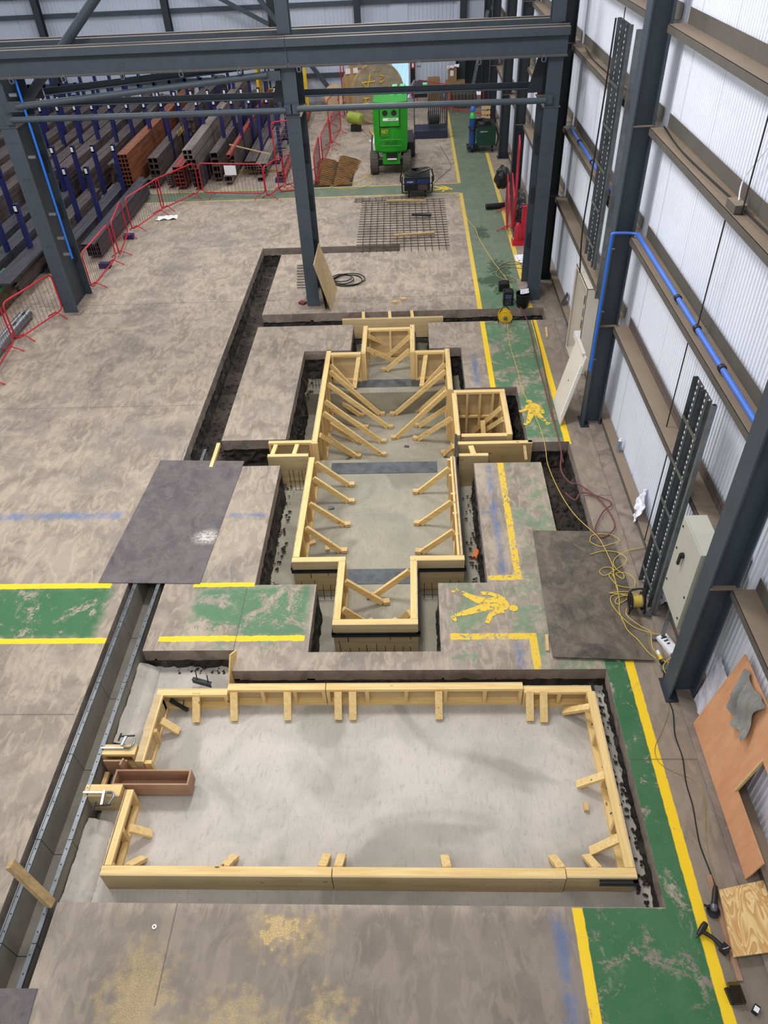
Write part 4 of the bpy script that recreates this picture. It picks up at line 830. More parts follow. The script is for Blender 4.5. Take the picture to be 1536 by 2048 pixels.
# paper drawings
def paper(pc, ux, uy, w, h, label, amp=.03, m=PAPER, nm='paper_drawing'):
    ux = Vector(ux).normalized(); uy = Vector(uy).normalized(); n = ux.cross(uy)
    f = lambda u, v: Vector(pc)+ux*(u-.5)*w+uy*(v-.5)*h+n*(amp*1.6*abs(noise.noise(Vector((u*3+w*9, v*3, w))))*2-amp+amp*.5*noise.noise(Vector((u*8, v*8, w*5))))+ux*.06*amp*20*noise.noise(Vector((v*3, w*7, 1)))*w
    return tag(MB().sheet(f, 12, 12, False).build(nm, m), label, 'paper')
paper((3.34, 5.02, .36), (0, 1, .08), (.25, .15, 1), .44, .72, 'large white drawing sheet propped behind the laminate board', .015)
paper((3.36, 8.45, .26), (.3, 1, .2), (.3, -.2, 1), .42, .34, 'crumpled white paper on the plinth beyond the perforated tray', .04)
paper((3.33, 6.75, .2), (.3, 1, .2), (.3, -.2, 1), .3, .3, 'crumpled white paper tucked under the switch cabinet', .04)
paper((3.3, 7.2, .12), (.3, 1, .0), (.3, -.1, 1), .12, .18, 'small torn white paper beside the perforated tray foot', .01)
paper((2.75, 18.35, .02), (1, 0, .05), (0, 1, .05), .3, .5, 'crumpled clear sheet on the floor near the extinguisher', .02)
# ladders of perforated tray
def tray(y0, y1, z0, z1, label, xb=3.1):
    t = thing('cable_tray', label, 'cable tray', (xb, (y0+y1)/2, z0))
    for ya, yb in ((y0, (y0+y1)/2-.02), ((y0+y1)/2+.02, y1)):
        w = yb-ya
        MB().box((xb, ya, z0), (xb+.004, yb, z1)).box((xb-.05, ya, z0), (xb, ya+.004, z1)).box((xb-.05, yb-.004, z0), (xb, yb, z1)).build('tray_section', GALVD, t)
        for yy in (ya+w*.25, ya+w*.75):
            n = int((z1-z0)/.075); m = MB()
            for k in range(n): m.box((xb-.003, yy-.012, z0+.03+k*.075), (xb-.0005, yy+.012, z0+.06+k*.075))
            m.build('slot_row', WHITE, t)
    for k in range(int((z1-z0)/.6)): MB().box((xb-.055, y0, z0+.3+k*.6), (xb-.045, y1, z0+.34+k*.6)).build('splice_bar', GALV, t)
    m = MB().hbar((xb-.0, y0-.08, z0), (xb-.0, y0-.08, z1), .05, .05, .006, (0,1,0)); m.build('channel_strut', GALV, t)
tray(6.62, 7.12, .05, 3.28, 'perforated steel cable tray standing upright against the wall behind the switch cabinet')
tray(12.35, 12.95, 2.30, 5.82, 'tall perforated steel cable tray hung high on the wall above the cream cabinet')
for y, z0, z1, l in ((12.0, 1.9, 5.8, 'beside the tall hung tray'),): tag(MB().hbar((3.15, y, z0), (3.15, y, z1), .08, .04, .006, (0,1,0)).build('wall_strut', GALV), f'galvanised channel strut {l}', 'strut')
tag(MB().tube(smooth([(3.05, 13.05, 5.8), (3.05, 13.1, 4.8), (3.03, 13.15, 3.5), (3.02, 13.2, 2.6), (3.1, 13.3, 1.8)], 5), .014, 6).build('black_cable', BLACK), 'black cable dropping down the hung tray to the cream cabinet', 'cable')
# switch cabinet
t = thing('switch_cabinet', 'pale grey metal switch cabinet with black rotary handle by the nearest column', 'cabinet', (3.1, 5.9, .9))
x0, x1, y0, y1, z0, z1 = 2.97, 3.22, 5.56, 6.2, .88, 2.06
MB().box((x0+.02, y0, z0), (x1, y1, z1)).build('body', CABIN, t); MB().box((x0, y0+.008, z0+.008), (x0+.018, y1-.008, z1-.008)).build('door', CABIN, t)
dr = [o for o in t.children if o.name.startswith('door')][0]
yc = (y0+y1)/2
MB().cyl((x0, yc+.05, 1.70), (x0-.03, yc+.05, 1.70), .035, 16).bar((x0-.035, yc+.05, 1.72), (x0-.035, yc+.06, 1.56), .035, .025, (1,0,0)).build('rotary_handle', BLACK, dr)
for yy, zz in ((y1-.06, 1.95), (y1-.06, 1.62), (y1-.05, 1.1), (y0+.06, 1.35), (y0+.06, 1.0)): MB().cyl((x0, yy, zz), (x0-.008, yy, zz), .014, 8).build('lock', BLACK, dr)
t = thing('support_frame', 'galvanised leg frame under the switch cabinet', 'frame', (3.2, 6, 0))
for yy in (5.62, 6.1, 6.5): MB().box((3.1, yy, .03), (3.14, yy+.04, .9)).build('leg', GALV, t); MB().box((2.98, yy-.01, .03), (3.18, yy+.06, .04)).build('foot', GALV, t)
# cream distribution cabinet with its door off
t = thing('distribution_cabinet', 'open cream distribution cabinet standing by the wall before the second column', 'cabinet', (3.28, 13.2, .03))
x0, x1, y0, y1, z0, z1 = 3.12, 3.40, 12.35, 13.75, .03, 1.78
y0 = 12.62
MB().box((x1-.01, y0, z0), (x1, y1, z1)).box((x0, y0, z0), (x1-.01, y0+.01, z1)).box((x0, y1-.01, z0), (x1-.01, y1, z1)).box((x0, y0, z1-.01), (x1-.01, y1, z1)).box((x0, y0, z0), (x1-.01, y1, z0+.01)).build('casing', CABW, t)
MB().box((x0, y0, z0), (x0+.01, y0+.05, z1)).box((x0, y1-.05, z0), (x0+.01, y1, z1)).box((x0, y0+.05, z1-.05), (x0+.01, y1-.05, z1)).box((x0, y0+.05, z0), (x0+.01, y1-.05, z0+.05)).build('front_frame', CABW, t)
MB().box((x1-.14, y0+.12, z0+.62), (x1-.10, y0+.62, z1-.28)).build('back_pan', BLACK, t); MB().box((x1-.03, y0+.03, z0+.05), (x1-.02, y1-.03, z1-.05)).build('inner_back', CABW, t)
for k in range(3): MB().box((x1-.17, y0+.15, z0+.7+k*.25), (x1-.14, y0+.58, z0+.86+k*.25)).build('breaker_row', BLACK if k != 1 else GALV, t); MB().box((x1-.18, y0+.2, z0+.72+k*.25), (x1-.17, y0+.26, z0+.84+k*.25)).build('white_module', WHITE, t)
MB().box((x0+.03, y0+.2, z0+.46), (x1-.1, y0+.7, z0+.58)).build('bus_cover', WHITE, t)
t = thing('cabinet_door', 'white cabinet door leaning against the second wall column', 'door panel', (2.7, 11.4, 0))
c4 = [Vector((2.59, 10.94, .02)), Vector((2.59, 11.72, .02)), Vector((2.92, 11.92, 1.24)), Vector((2.92, 11.12, 1.24))]; nn = Vector((-1, 0, .3)).normalized()
m = MB().add(c4+[v+nn*.025 for v in c4], [(0,1,2,3),(7,6,5,4),(0,4,5,1),(1,5,6,2),(2,6,7,3),(3,7,4,0)]); m.build('panel', CABW, t)
a, b = c4[3].lerp(c4[0], .12)+nn*.04, c4[3].lerp(c4[0], .9)+nn*.04; MB().bar(a+Vector((0,.04,0)), b+Vector((0,.04,0)), .02, .03).build('edge_strip', WHITE, t)
MB().bar(c4[2].lerp(c4[3], .1)+nn*.04, c4[2].lerp(c4[3], .85)+nn*.04, .06, .03).build('top_channel', CABW, t)
MB().cyl(c4[0].lerp(c4[2], .5)+nn*.025, c4[0].lerp(c4[2], .5)+nn*.035, .012, 8).build('lock', BLACK, t)
# spray can, bits by the wall
p = G(1222, 888, .03); t = thing('spray_can', 'silver-blue spray can standing on the wall plinth', 'can', (3.33, p.y, .03)); yy = 10.0
MB().cyl((3.38, yy, .12), (3.38, yy, .34), .035, 16).build('can_body', plain('silver_blue', (150, 168, 186), .3, .5), t); MB().tube([(3.38, yy, .34), (3.38, yy, .36), (3.38, yy, .38)], [.034, .02, .014], 12).build('nozzle', WHITE, t)
tag(MB().cyl((3.36, 7.55, .14), (3.34, 7.35, .14), .04, 12).build('blue_drum_lid', plain('teal', (30, 106, 120), .5)), 'teal tub lying behind the plinth rail near the perforated tray', 'tub')
pa = RX(1118, 610, 3.25); tag(MB().bar((3.31, pa.y, .12), (3.42, pa.y+.02, .36), .18, .015, (1, 0, 0)).build('dust_pan', GALVD), 'small dark metal pan leaning on the wall beyond the cream cabinet', 'pan')
# black cable reel on the plate
p = G(1276, 1228, .045); x, y = p.x-.02, p.y+.12
t = thing('cable_reel', 'black and yellow cable reel standing on the edge of the dirty plate', 'cable reel', (x, y, .04))
for s in (-1, 1): MB().ring((x+s*.075, y, .04+.13), (1, 0, 0), .125, .09, .012, 28).build('side_disc', BLACK, t)
MB().cyl((x-.07, y, .17), (x+.07, y, .17), .06, 20).build('drum', BLACK, t); MB().ring((x, y, .17), (1, 0, 0), .085, .055, .12, 24).build('wound_cable', YELC, t)
MB().tube(smooth([(x-.1, y-.1, .045), (x-.1, y-.12, .1), (x-.1, y+.02, .31), (x-.02, y+.06, .33), (x+.08, y+.06, .33), (x+.1, y+.02, .31), (x+.1, y-.12, .1), (x+.1, y-.1, .045)], 4), .012, 8).build('stand', BLACK, t)
t = thing('cable_plug', 'yellow and white site plug lying at the corner of the dirty plate', 'plug', tuple(G(1322, 1318, 0))); a, b = G(1315, 1302, .03), G(1326, 1326, .03)
MB().cyl(a, a.lerp(b, .35), .022, 12).build('white_collar', WHITE, t); MB().cyl(a.lerp(b, .35), a.lerp(b, .75), .028, 12).build('yellow_body', YEL, t); MB().cyl(a.lerp(b, .75), b, .022, 12).build('cable_end', BLACK, t)
t = thing('carton', 'white labelled box lying under the nearest column', 'box', (3.1, 5.9, .03)); a, b = G(1322, 1272, .05), G(1350, 1306, .05)
MB().bar(a, b, .14, .05).build('box_body', WHITE, t); d = (b-a).normalized()
for k in range(3): MB().bar(a+d*(.04+.05*k)+Vector((.0,.0,.026)), a+d*(.06+.05*k)+Vector((.0,.0,.026)), .08-.02*k, .002).build('printed_bar', BLACK, t)
# yellow reel
p = G(1010, 650, 0); x, y = p.x, 14.93
t = thing('cable_reel', 'yellow cable reel standing at the edge of the far trench', 'cable reel', (x, y, 0))
for s in (-1, 1): MB().ring((x+s*.0, y+s*.06, .16), (.2, 1, .2), .155, .03, .012, 28).build('side_disc', YEL, t)
MB().cyl((x, y-.08, .15), (x, y+.06, .16), .09, 20).build('drum', YEL, t); MB().cyl((x-.0, y-.11, .14), (x, y-.06, .15), .045, 14).build('hub', GALV, t)
MB().tube(smooth([(x-.14, y-.05, .02), (x-.15, y, .15), (x-.05, y+.05, .33), (x+.05, y+.05, .33), (x+.15, y, .15), (x+.14, y-.05, .02)], 4), .01, 8).build('stand', BLACK, t)
def dev(px, py, w, d_, h, label, nm, front=None):
    p = G(px, py, 0); t = thing(nm, label, 'equipment', (p.x, p.y, 0)); x, y = p.x, p.y+d_/2
    MB().box((x-w/2, y-d_/2, .01), (x+w/2, y+d_/2, h)).build('case', BLACK, t)
    if front:
        MB().box((x-w*.35, y-d_/2-.006, h*.55), (x+w*.3, y-d_/2, h*.85)).build('label_panel', plain('label_blue', (70, 84, 120), .4), t)
        for k in range(4): MB().box((x-w*.35, y-d_/2-.006, h*(.12+.1*k)), (x+w*.3, y-d_/2, h*(.16+.1*k))).build('label_line', GALV, t)
    MB().tube(smooth([(x-w*.4, y, h), (x-w*.35, y, h+.04), (x+w*.35, y, h+.04), (x+w*.4, y, h)], 4), .012, 8).build('handle', BLACK, t); return t
dev(1016, 612, .22, .2, .32, 'black power unit with printed front standing on the green walkway', 'power_unit', True); dev(1008, 583, .24, .2, .18, 'small black unit just behind the printed power unit', 'power_unit')
p = G(1046, 592, 0); t = thing('bucket', 'black bucket standing at the foot of the right portal leg', 'bucket', (2.50, 15.7, 0)); x, y = 2.47, 15.72
MB().tube([(x, y, 0), (x, y, .30)], [.13, .16], 20, caps=False).tube([(x, y, .005), (x, y, .006)], [.13, .13], 20).build('pail', BLACK, t); MB().ring((x, y, .30), (0,0,1), .17, .155, .015, 24).build('rim', BLACK, t); 
paper((x+.03, y+.05, .33), (1, .2, 0), (0, 1, .3), .2, .16, 'crumpled white paper in the mouth of the black bucket', .015)
# plywood leaning on middle leg
t = thing('leaning_plywood', 'plywood sheet leaning against the middle portal leg', 'plywood', (-1.95, 16.1, 0))
c4 = [G(663, 622, .01), G(674, 576, .01), RX(638, 486, -2.1), RX(628, 530, -2.1)]; c4[2].z = c4[3].z = (c4[2].z+c4[3].z)/2; nn = (c4[1]-c4[0]).cross(c4[3]-c4[0]).normalized()
MB().add(c4+[v-nn*.018 for v in c4], [(0,1,2,3),(7,6,5,4),(0,4,5,1),(1,5,6,2),(2,6,7,3),(3,7,4,0)]).build('sheet', PLY, t)
for k, (x, y, l) in enumerate(((-2.05, 15.9, 'nearest the leg'), (-2.0, 16.0, 'next to the plywood'))):
    tag(MB().bar((x+.08*k+.04, y, .0), (-2.12, y+.12, .75), .3, .012, (1,0,0)).build('steel_offcut', BLACKS), f'thin dark steel offcut leaning behind the plywood, {l}', 'offcut')
tag(MB().bar(G(600, 604, .03), G(611, 607, .03), .12, .05).build('red_bracket', plain('maroon', (110, 30, 40), .5)), 'small maroon bracket with two holes beside the middle portal leg', 'bracket')
m = MB()
for k in range(9): p = G(594, 531+5.6*k, .03); m.cyl(p, p+Vector((.32, 0, 0)), .01, 6)
tag(m.build('rebar_comb', REBARD), 'row of short dark bars lying behind the middle portal leg', 'rebar', kind=None)
p = G(309+0, 1854, 0); p = G(309, 1854, 0); tag(MB().ring((p.x, p.y, .006), (0,0,1), .022, .01, .008, 16).build('white_washer', WHITE), 'small white washer lying on the near floor', 'washer')
# rebar mesh mat
t = thing('rebar_mesh', 'flat mat of rusty welded rebar mesh on the floor beyond the middle leg', 'rebar mesh', (-.3, 21, 0))
for k in range(13):
    x = -1.32+.2*k*.92; MB().cyl((x, 19.0, .05), (x-.06, 22.9, .05), .010, 6).build('long_bar', REBAR, t)
for k in range(20):
    y = 19.25+.19*k; MB().cyl((-1.5, y, .065), (.98, y-.02, .065), .010, 6).build('cross_bar', REBAR, t)
for (a, b, l) in (((-.75, 22.72), (.42, 22.62), 'at the far end'), ((-.5, 19.95), (.6, 20.05), 'at the near end')): tag(MB().bar((*a, .10), (*b, .10), .09, .05).build('timber_bearer', OLDW), f'timber bearer lying on the rebar mesh {l}', 'timber')
tag(MB().bar((.0, 21.5, .1), (.55, 21.4, .1), .1, .05).build('dark_bearer', BLACKS), 'short dark bar lying on the middle of the rebar mesh', 'bar')
m = MB()
for k in range(3): m.cyl((-1.75, 22.95+.14*k, .02), (.4, 23.05+.14*k, .02), .008, 6)
for k in range(11): m.cyl((-1.7+.2*k, 22.9, .03), (-1.7+.2*k, 23.3, .03), .008, 6)
tag(m.build('rebar_strip', REBAR), 'narrow strip of rebar mesh just beyond the large mat', 'rebar mesh')

# ---------------------------------------------------------------- red pedestrian barriers
def barrier(a, b, label, h=.98, z0=.12, group=None):
    a = Vector((a[0], a[1], 0)); b = Vector((b[0], b[1], 0)); d = (b-a); L = d.length; d /= L; n = Vector((-d.y, d.x, 0)); r = .12
    t = thing('pedestrian_barrier', label, 'barrier', tuple((a+b)/2), group); U = lambda u, z, v=0: a+d*u+n*v+Vector((0, 0, z))
    loop = []
    for cu, cz, a0 in ((L-r, h-r, 0), (r, h-r, 90), (r, z0+r, 180), (L-r, z0+r, 270)):
        for k in range(5): th = math.radians(a0+22.5*k); loop.append(U(cu+r*math.cos(th), cz+r*math.sin(th)))
    MB().tube(loop, .019, 8, closed=True).build('frame', RED, t)
    m = MB(); k = int(L/.115)
    for i in range(1, k): m.tube([U(L*i/k, z0), U(L*i/k, h)], .0045, 5)
    m.build('infill_wires', REDW, t)
    for u in (.22*L/2+.05, L-.22*L/2-.05):
        MB().tube([U(u, .015, -.27), U(u, z0+.03, 0), U(u, .015, .27)], .014, 8).build('foot', RED, t)
    return t
bl = (((-8.55, 12.5), (-8.76, 14.40), 'nearest red barrier, cut off by the left edge'), ((-8.72, 14.47), (-8.22, 15.95), 'red barrier just in front of the left portal leg'), ((-7.89, 17.08), (-7.86, 19.0), 'red barrier just beyond the left portal leg'),
      ((-7.80, 19.1), (-8.05, 20.75), 'red barrier seen nearly end on, beyond the one by the left portal leg'), ((-7.98, 20.95), (-7.50, 22.7), 'red barrier at the left end of the steel stacks'), ((-7.55, 22.6), (-6.72, 24.1), 'red barrier standing over the clear plastic scrap'),
      ((-6.58, 24.02), (-4.55, 23.72), 'long red barrier facing the camera in front of the steel stacks, holding a white notice'), ((-4.46, 23.4), (-4.05, 24.5), 'red barrier just left of the middle portal leg'), ((-4.0, 24.4), (-3.3, 25.2), 'red barrier partly hidden behind the middle portal leg'),
      ((-3.04, 24.5), (-3.08, 26.6), 'nearest red barrier right of the middle portal leg, beside the rusty plates'), ((-3.01, 26.7), (-2.92, 28.8), 'second red barrier right of the middle portal leg'), ((-2.89, 28.9), (-2.68, 31.0), 'third red barrier right of the middle portal leg'), ((-3.2, 31.6), (-2.9, 33.4), 'far red barrier before the small cable spool'),
      ((.3, 34.6), (1.6, 33.4), 'red barrier in front of the cartons at the back'), ((1.65, 33.5), (2.85, 32.4), 'red barrier right of the cartons at the back'))
for a, b, l in bl: barrier(a, b, l, group='red pedestrian barriers')
t = thing('pedestrian_barrier', 'red barrier stood on its end beside the middle portal leg', 'barrier', (-4.0, 24.0, 0), 'red pedestrian barriers')
def onend(t, o, d, W_, H, feet=True):
    o = Vector(o); d = Vector(d).normalized(); r = .12; loop = []
    for cu, cz, a0 in ((W_-r, H-r, 0), (r, H-r, 90), (r, r, 180), (W_-r, r, 270)):
        for k in range(5): th = math.radians(a0+22.5*k); loop.append(o+d*(cu+r*math.cos(th))+Vector((0,0,cz+r*math.sin(th)+.02)))
    MB().tube(loop, .02, 8, closed=True).build('frame', RED, t); m = MB()
    for i in range(1, 18): m.tube([o+d*0+Vector((0,0,H*i/18)), o+d*W_+Vector((0,0,H*i/18))], .0045, 5)
    m.build('infill_wires', REDW, t)
onend(t, (-4.18, 24.15, 0), (1, .25, 0), .9, 2.0)
barrier((2.55, 20.0), (2.72, 22.0), 'outer red barrier propped beside the wall behind the extinguisher', group='red pedestrian barriers')
barrier((2.70, 20.1), (2.86, 22.1), 'inner red barrier propped beside the wall behind the extinguisher', group='red pedestrian barriers')
t = thing('pedestrian_barrier', 'red barrier stood on its end by the wall behind the extinguisher', 'barrier', (2.85, 21, 0), 'red pedestrian barriers'); onend(t, (2.80, 20.5, 0), (.1, 1, 0), .95, 2.1)
t = thing('white_notice', 'white notice hung on the long red barrier', 'notice', (-5.6, 23.85, .5)); MB().bar((-5.75, 23.86, .80), (-5.38, 23.81, .80), .004, .28, (0,0,1)).build('sheet', WHITE, t)
cl_ = G(328, 437, 0)
paper((cl_.x+.1, cl_.y, .03), (1, .1, 0), (-.1, 1, 0), .6, .35, 'clear crumpled plastic scrap under a red barrier', .03, WHITE, 'plastic_scrap')
# extinguisher point
x, y = 2.80, 19.35
t = thing('fire_point', 'red fire point stand on the floor by the right portal leg', 'fire point', (x, y, 0))
MB().box((x-.18, y-.14, 0), (x+.18, y+.14, .05)).box((x-.18, y-.14, .05), (x+.18, y-.12, .12)).box((x-.18, y-.12, .05), (x-.16, y+.14, .12)).build('base', RED, t); MB().box((x+.04, y+.0, .05), (x+.18, y+.12, .95)).build('back_post', RED, t)
t = thing('fire_extinguisher', 'red fire extinguisher standing in the fire point stand', 'extinguisher', (x-.06, y-.02, .05))
MB().tube([(x-.06, y-.02, .05), (x-.06, y-.02, .5), (x-.06, y-.02, .56), (x-.06, y-.02, .58)], [.08, .08, .05, .02], 18).build('cylinder', RED, t); MB().box((x-.10, y-.03, .58), (x-.0, y-.0, .63)).build('valve', BLACK, t); MB().tube(smooth([(x-.1, y-.04, .6), (x-.17, y-.05, .45), (x-.16, y-.05, .2)], 4), .011, 6).build('hose', BLACK, t)
tag(MB().cyl((2.15, 22.0, .08), (2.8, 22.1, .08), .075, 16).build('black_tube', BLACK), 'short black tube lying across the yellow line by the red barriers', 'tube')
def blob_(c, r, m, nm, label, cat, seed=0):
    c = Vector(c); r = Vector(r)
    def f(u, v):
        a = u*2*math.pi; b = math.pi*(v-.5)*.99; d = Vector((math.cos(a)*math.cos(b), math.sin(a)*math.cos(b), math.sin(b))); k = 1+.28*noise.noise(d*2.2+Vector((seed, 0, 0)))+.1*noise.noise(d*6+Vector((seed, 3, 0)))
        return c+Vector((d.x*r.x, d.y*r.y, d.z*r.z))*k
    return tag(MB().sheet(f, 24, 16).build(nm, m), label, cat)
blob_((3.0, 20.7, .28), (.2, .35, .3), plain('black_sack', (30, 30, 33), .2), 'black_sack', 'shiny black sack behind the fire point', 'sack', 3); blob_((3.05, 21.6, .3), (.2, .35, .32), plain('dull_sack', (60, 58, 62), .4), 'black_sack', 'dull dark sack behind the red barriers at the wall', 'sack', 6)
blob_((2.62, 22.25, .80), (.22, .3, .3), BLACK, 'black_jacket', 'black jacket hung over the end of the propped barriers', 'jacket', 9)
# ---------------------------------------------------------------- stanchion racks and steel stock
def stanchion(t, x, y, h, lab_=True):
    o = MB().box((x-.05, y-.07, 0), (x-.02, y+.07, h)).box((x-.02, y-.008, 0), (x+.02, y+.008, h)).box((x+.02, y-.07, 0), (x+.05, y+.07, h)).box((x-.05, y-.075, h-.2), (x+.05, y-.07, h)).box((x-.05, y-.075, 0), (x+.05, y-.068, h)).build('upright', BLUE, t)
    if lab_:
        MB().box((x-.035, y-.082, h-.16), (x+.035, y-.076, h-.03)).build('label_plate', WHITE, o)
rows = ((28.7, -4.4, 15, 1.78, 'row of navy rack uprights between the front and second main rows'), (27.2, -4.5, 21, 1.78, 'front main row of navy rack uprights behind the long red barrier'), (30.2, -4.3, 17, 1.78, 'second main row of navy rack uprights'), (32.4, -4.4, 18, 1.78, 'third main row of navy rack uprights'), (34.6, -6.9, 16, 1.85, 'back row of navy rack uprights by the far wall'),
        (23.6, -8.92, 13, 1.72, 'short row of navy uprights behind the barrier at the left'), (21.3, -8.95, 12, 1.75, 'row of navy uprights just beyond the left portal leg'), (18.4, -9.75, 9, 1.75, 'row of navy uprights left of the left portal leg'), (15.2, -10.3, 3, 1.75, 'nearest row of navy uprights at the left edge'))
for y, x0, n, h, l in rows:
    t = thing('stanchion_rack', l, 'rack', (x0, y, 0), 'navy stanchion racks')
    for k in range(n): stanchion(t, x0-.62*k-(.0), y, h, y < 31)
    MB().box((x0-.62*(n-1)-.1, y-.06, 0), (x0+.1, y+.06, .10)).build('base_beam', BLUE, t)
for (x, y, l) in ((-8.55, 22.9, 'under the barrier at the left end of the stacks'), (-8.0, 20.6, 'beside the end-on barrier'), (-8.05, 18.6, 'behind the barrier past the left leg'), (-9.3, 13.9, 'behind the nearest barriers'), (-4.3, 25.2, 'left of the middle leg')):
    tag(MB().box((x-.14, y-.08, 0), (x+.14, y+.08, .13)).build('rack_foot', BLUE), f'navy steel rack foot end {l}', 'rack foot')
STUFF = MB()
def stack(xc, y0, y1, nc, nr, w, h, z0, m, label, grp, hollow=True, tilt=0., jit=.0, gap=.004, name='steel_section', cat='steel section', stuff=False):
    for r in range(nr):
        for c in range(nc):
            x = xc+(c-(nc-1)/2)*(w+gap)+random.uniform(-jit, jit)*.3; z = z0+h/2+r*(h+gap*.5); ya = y0+random.uniform(-jit, jit)*3; yb = y1+random.uniform(-.2, .2)
            mb = STUFF if stuff else MB()
            a, b = (x, ya, z), (x+tilt*(yb-ya), yb, z)
            if hollow: mb.hbar(a, b, w, h, min(w, h)*.1)
            else: mb.bar(a, b, w, h)
            if stuff: continue
            l2 = f'{label}, {ORD[r]} layer up' if nr > 1 else label
            tag(mb.build(name, m), l2 if len(l2.split()) <= 16 else label, cat, grp)
def bearers(xc, w, ys, z, grp):
    for y in ys: tag(MB().box((xc-w/2, y-.04, z), (xc+w/2, y+.04, z+.09)).build('timber_bearer', OLDW), 'timber bearer under the steel stock stacks', 'timber', 'timber bearers under the stock')
S = stack
S(-8.95, 24.2, 33.8, 3, 9, .105, .125, .12, BARO, 'rusty orange open section in the tall stack left of the red sections', 'rusty orange sections')
S(-7.85, 24.9, 33.5, 3, 5, .06, .07, .1, BARL, 'small pale square tube in the low bundle left of the red stack', 'small pale tubes')
S(-7.45, 24.7, 33.5, 2, 5, .16, .12, .1, BARR, 'red primed section in the stack with open ends behind the barriers', 'red primed sections')
S(-6.86, 24.6, 34.0, 2, 4, .145, .145, .1, BARB, 'dark square tube low in the stack right of the red sections', 'dark square tubes')
S(-6.86, 24.35, 34.4, 2, 2, .145, .145, .72, BARL, 'pale square tube in the upper pairs with shiny open ends', 'pale square tubes with shiny ends')
S(-6.86, 24.1, 34.6, 2, 2, .145, .145, 1.06, BARL, 'pale square tube in the topmost pair pair with shiny open ends'.replace('pair pair', 'pairs'), 'topmost pale square tubes')
S(-6.38, 25.4, 34.5, 1, 4, .26, .20, .1, BAR, 'large grey-brown section in the deep stack behind the pale square tubes', 'large grey-brown sections')
S(-5.95, 25.0, 33.0, 1, 1, .28, .2, .1, BARL, 'single large rectangular tube on the floor behind the long barrier', None)
S(-5.78, 25.3, 34.5, 1, 3, .16, .17, .32, BAR, 'grey-brown section under the long red beam', 'sections under the long red beam'); S(-5.80, 24.9, 34.0, 1, 1, .13, .10, .86, BARR, 'long red beam lying on top of the grey stack', None)
S(-5.35, 25.9, 34.0, 4, 3, .09, .08, .22, BAR, 'thin square tube in the left half of the flat bundle', 'flat bundle, left half'); S(-4.92, 25.6, 34.0, 4, 3, .09, .08, .22, BARL, 'thin square tube in the right half of the flat bundle', 'flat bundle, right half')
S(-4.95, 25.3, 29.5, 1, 1, .2, .13, .0, BARL, 'short box section on the floor in front of the flat bundles', None, )
S(-4.15, 25.1, 33.5, 1, 1, .12, .12, .12, BARR, 'red section on the floor next to the middle leg', None); S(-4.32, 25.3, 33.0, 2, 2, .08, .08, .12, BARL, 'grey tube beside the red section next to the middle leg', 'tubes next to the middle leg')
bearers(-6.2, 4.2, (26.3, 28.6, 31.2), .0, '')
S(-8.42, 24.9, 33.5, 2, 1, .2, .2, .1, BAR, 'large open section beside the rusty stack', 'large sections beside the rusty stack'); S(-8.35, 25.2, 33.5, 2, 3, .16, .18, .32, BAR, 'grey-brown section above the large open sections', 'grey sections right of the rusty stack')
S(-8.50, 19.2, 24.2, 3, 3, .125, .12, .08, BARB, 'dark section in the long stack behind the end-on barriers', 'dark long stack beyond the left leg')
S(-8.50, 18.9, 24.3, 2, 1, .17, .05, .46, BARB, 'flat dark plate on top of the long stack beyond the left leg', 'plates on the dark long stack')
for k, (xc, y0, y1, nc, nr, w, h, m, l) in enumerate(((-9.25, 18.4, 24.5, 4, 5, .09, .06, BARB, 'dark flat bars in the second bay from the barriers'), (-9.85, 16.9, 23.5, 5, 8, .08, .05, BAR, 'brown-grey flat bars stacked behind the left portal leg'), (-10.5, 16.2, 23.0, 4, 9, .1, .055, BARB, 'dark flat bars stacked left of the left portal leg'),
      (-11.1, 15.3, 22.0, 4, 9, .1, .06, BARB, 'dark thick bars at the left edge of the stacks'), (-9.55, 25.0, 34.0, 4, 7, .1, .1, BAR, 'brown section left of the rusty stack'), (-10.2, 24.0, 34.3, 4, 8, .1, .1, BARN, 'yellow-brown section two bays left of the rusty stack'), (-10.85, 23.8, 34.0, 4, 9, .1, .1, BAR, 'grey section three bays left of the rusty stack'),
      (-11.5, 23.0, 34.0, 4, 8, .1, .1, BARB, 'dark section four bays left of the rusty stack'), (-12.1, 19.0, 33.0, 4, 8, .1, .1, BAR, 'grey section five bays left of the rusty stack'), (-12.75, 18.0, 33.0, 3, 9, .14, .1, BARB, 'dark section six bays left of the rusty stack'), (-13.5, 17.5, 33.5, 4, 9, .1, .1, BAR, 'x'), (-14.1, 18, 33.8, 4, 7, .1, .1, BAR, 'x'), (-14.8, 18.5, 34, 4, 8, .1, .1, BAR, 'x'), (-15.5, 19, 34, 4, 9, .1, .1, BAR, 'x'), (-16.2, 20, 34, 4, 8, .1, .1, BAR, 'x'), (-7.9, 28.5, 34.8, 4, 11, .12, .12, BAR, 'brown section in the far bay behind the red stack'))):
    S(xc, y0, y1, nc, nr, w, h, .08, m, l, l.split(' in ')[0]+' group %s' % ORD[min(k, 13)], hollow=False, jit=.03, stuff=k >= 4)
tag(STUFF.build('steel_section', BAR), 'packed brown and grey steel stock filling the far left rack bays', 'steel stock', kind='stuff')
S(-9.62, 16.2, 19.5, 1, 1, .5, .05, .62, BARB, 'wide flat plate on top of the stack left of the left leg', None, hollow=False)
S(-9.9, 15.9, 17.5, 2, 7, .2, .055, .05, BARN, 'brown-edged flat bar in the pack with a green end by the left leg', 'brown-edged flat bars', hollow=False, jit=.02)
S(-9.9, 15.88, 17.5, 1, 1, .42, .09, .45, plain('green_end', (30, 110, 60)), 'green-ended flat pack left of the left leg', None, hollow=False)
